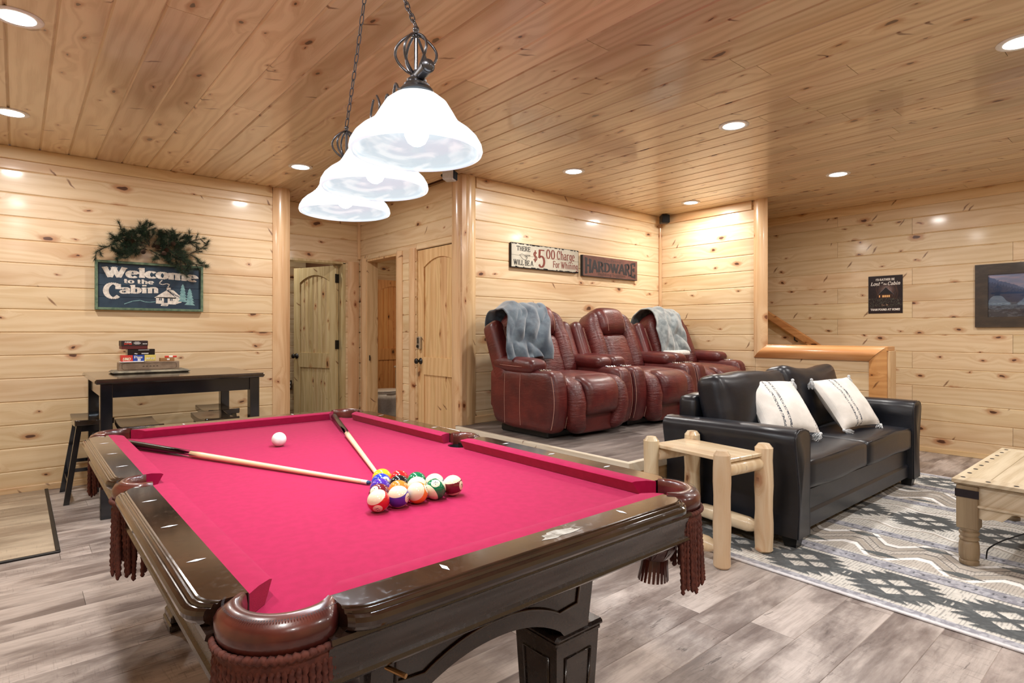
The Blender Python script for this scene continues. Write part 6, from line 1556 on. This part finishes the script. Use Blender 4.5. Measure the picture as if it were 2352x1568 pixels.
# ------------------------------------------------------------------ log side table
et = empty('log_side_table', (2.985, 1.80, 0), R(-7.4), 'rustic log side table with four peeled-log posts beside the sofa', 'side table')
qr = random.Random(9)
def logmesh(r, L, seed=0, chamf=.02, bulge=.004):
    b = MB(); prof = [(r*.62, 0), (r*.86, .004), (r, chamf*.6)]+[(r*(1+.05*math.sin(i*1.7+seed)), chamf+(L-2*chamf)*i/8) for i in range(9)]+[(r*.97, L-chamf*1.0), (r*.62, L)]
    return b.lathe([(a, z) for a, z in prof], n=20)
pz = {(-1, -1): 0, (1, -1): RZ+.001, (1, 1): RZ+.001, (-1, 1): 0}
for (sx, sy), z0 in pz.items():
    b = logmesh(.046+.002*sx, .605-z0, sx+sy*2, .022); o = b.build('post', M['log'], et, (sx*.18, sy*.245, z0), (0, 0, qr.uniform(0, 6)), auto=35)
for i in range(3):
    x0 = -.155+.104*i; b = MB(); b.box(x0, x0+.1025, -.262, .262, .540, .560, .003); b.build('top_board', M['logx'], et)
def hlog(name, p0, p1, r, taper=.05):
    p0, p1 = Vector(p0), Vector(p1); L = (p1-p0).length; b = MB(); d = (p1-p0).normalized()
    ss = [0, .02, taper*.55, taper, L*.5, L-taper, L-taper*.55, L-.02, L]; rs = [r*.45, r*.5, r*.8, r, r*1.02, r, r*.8, r*.5, r*.45]
    b.tube([p0+d*s for s in ss], rs, 14); return b.build(name, M['logx'], et, auto=35)
for sy in (-1, 1): hlog('end_rail', (-.17, sy*.235, .498), (.17, sy*.235, .498), .036, .03)
hlog('low_rail', (-.18, -.22, .095), (-.18, .22, .095), .042, .07); hlog('low_rail', (.18, -.22, .135), (.18, .22, .135), .042, .07)

# plastic bag on the floor by the platform step
V, F = rbox(.18, .13, .14, .05, 12, fn=lambda x, y, z: (x*(1-.25*(z/.07))+.02*noise.noise(Vector((x*14, y*14, z*14))), y+.02*noise.noise(Vector((y*17, x*13, z*15))), z+.025*noise.noise(Vector((x*19, y*12, 3)))))
m, nt = newmat('clear_plastic'); t = NT(nt); p_ = t.bsdf(srgb(214, 222, 238), .15, trans=.35, alpha=.8); 
o = link('plastic_bag', mesh('plastic_bag', V, F, False, True), None, m, (2.92, 2.175, .075)); tag(o, 'crumpled clear plastic bag on the floor behind the log side table', 'bag')

# ------------------------------------------------------------------ coffee table
M['mango'] = pine('aged_table_wood', 'x', 'yz', light=(206, 192, 166), mid=(182, 164, 134), heart=(154, 132, 104), knots=.25, rough=.5, coat=.1, kdark=(110, 84, 60))
M['mangod'] = pine('aged_leg_wood', 'z', 'xy', light=(150, 132, 104), mid=(124, 104, 78), heart=(104, 84, 60), knots=.1, rough=.5, coat=.1, kdark=(90, 66, 44))
M['iron'] = plain('black_iron', srgb(44, 38, 42), .5, .6)
ct = empty('coffee_table', (4.335, .455, RZ), 0, 'weathered wood coffee table with turned legs and iron corner straps', 'coffee table')
TH = .445; hx, hy = .615, .365
pw_ = 2*hy/5
for i in range(5):
    b = MB(); b.box(-hx+.10, hx-.10, -hy+i*pw_+.0006, -hy+(i+1)*pw_-.0006, TH-.02, TH, .0015); b.build('top_board', M['mango'], ct)
for s in (-1, 1):
    b = MB(); b.box(min(s*hx, s*(hx-.1)), max(s*hx, s*(hx-.1)), -hy, hy, TH-.02, TH+.0004, .002); b.build('end_board', M['mango'], ct)
b = MB(); b.box(-hx+.008, hx-.008, -hy+.008, hy-.008, TH-.028, TH-.0202, .003); b.build('edge_moulding', M['mangod'], ct)
for s in (-1, 1):
    b = MB(); b.box(-hx+.05, hx-.05, s*(hy-.045)-.011, s*(hy-.045)+.011, TH-.125, TH-.028); b.box(-hx+.035, hx-.035, s*(hy-.03)-.013, s*(hy-.03)+.013, TH-.138, TH-.124, .004); b.build('apron', M['mango'], ct)
    b = MB(); b.box(s*(hx-.045)-.011, s*(hx-.045)+.011, -hy+.05, hy-.05, TH-.125, TH-.028); b.box(s*(hx-.03)-.013, s*(hx-.03)+.013, -hy+.035, hy-.035, TH-.138, TH-.124, .004); b.build('apron', M['mango'], ct)
    for horiz in (0, 1):      # scalloped skirts under the aprons
        l = (hx if horiz else hy)-.09; pts = [(-l, TH-.138), (l, TH-.138)]
        for i in range(31):
            x = l-2*l*i/30; k_ = abs(x)/l; d_ = .055 if k_ > .62 else (.055-.042*min(1, (.62-k_)/.14)); pts.append((x, TH-.138-d_+.006*math.sin(k_*20)))
        b = MB(); base = (hy if horiz else hx)-.045
        b.prism(pts, s*base-.008, s*base+.008, 'y' if horiz else 'x'); b.build('scalloped_skirt', M['mango'], ct)
for sx in (-1, 1):
    for sy in (-1, 1):
        l_ = empty('leg', (sx*(hx-.062), sy*(hy-.062), 0)); l_.parent = ct
        b = MB(); b.box(-.046, .046, -.046, .046, TH-.255, TH-.03, .004); b.build('square_block', M['mangod'], l_)
        b = MB(); b.lathe([(.038, 0), (.043, .006), (.043, .02), (.037, .027), (.043, .034), (.045, .06), (.044, .10), (.041, .118), (.036, .124), (.043, .130), (.043, .138), (.036, .145), (.044, .16), (.044, .168), (.037, .174), (.040, .178), (.045, .192)], n=28); b.build('turned_post', M['mangod'], l_, auto=40)
        b = MB()
        b.box(sx*.046 if sx > 0 else -.0478, .0478 if sx > 0 else -.046, -.04, .044, TH-.085, TH-.048) if 0 else None
        q = [(-.048*sx, -sy*.0), ]
        st_ = MB(); ox = sx*.049; oy = sy*.049
        st_.box(min(ox, -sx*.05), max(ox, -sx*.05), oy-.0015, oy+.0015, TH-.092, TH-.052); st_.add([(-sx*.05, oy-.0015*sy, TH-.098), (-sx*.085, oy-.0015*sy, TH-.072), (-sx*.05, oy-.0015*sy, TH-.046), (-sx*.05, oy+.0015*sy, TH-.098), (-sx*.085, oy+.0015*sy, TH-.072), (-sx*.05, oy+.0015*sy, TH-.046)], [(0, 1, 2), (3, 5, 4), (0, 1, 4, 3), (1, 2, 5, 4), (0, 3, 5, 2)])
        st_.box(ox-.0015, ox+.0015, min(oy, -sy*.05), max(oy, -sy*.05), TH-.092, TH-.052); st_.build('iron_strap', M['iron'], l_)
for i in range(9):
    for s in (-1, 1):
        o = MB().lathe([(.011, 0), (.010, .0015), (.005, .0026), (.0, .003)], c=(-hx+.07+(2*hx-.14)*i/8, s*(hy-.035), TH+.0004), n=12).build('iron_stud', M['iron'], ct)
for i in range(1, 6):
    for s in (-1, 1): MB().lathe([(.011, 0), (.010, .0015), (.005, .0026), (.0, .003)], c=(s*(hx-.035), -hy+.035+(2*hy-.07)*i/6, TH+.0004), n=12).build('iron_stud', M['iron'], ct)
b = MB(); cp = [(3.84, .40, TH-.10), (3.84, .46, .27), (3.835, .56, .20), (3.84, .64, .145), (3.845, .695, .09), (3.85, .70, .035)]
sm = []
for i in range(len(cp)-1):
    for j in range(6): sm.append(Vector(cp[i]).lerp(Vector(cp[i+1]), j/6))
sm.append(Vector(cp[-1]))
for _ in range(4): sm = [sm[0]]+[(sm[i-1]+sm[i]*2+sm[i+1])/4 for i in range(1, len(sm)-1)]+[sm[-1]]
b.tube(sm, .0035, 8); tag(b.build('power_cord', M['black'], smooth=True), 'black cord hanging by the near leg of the coffee table', 'cord')
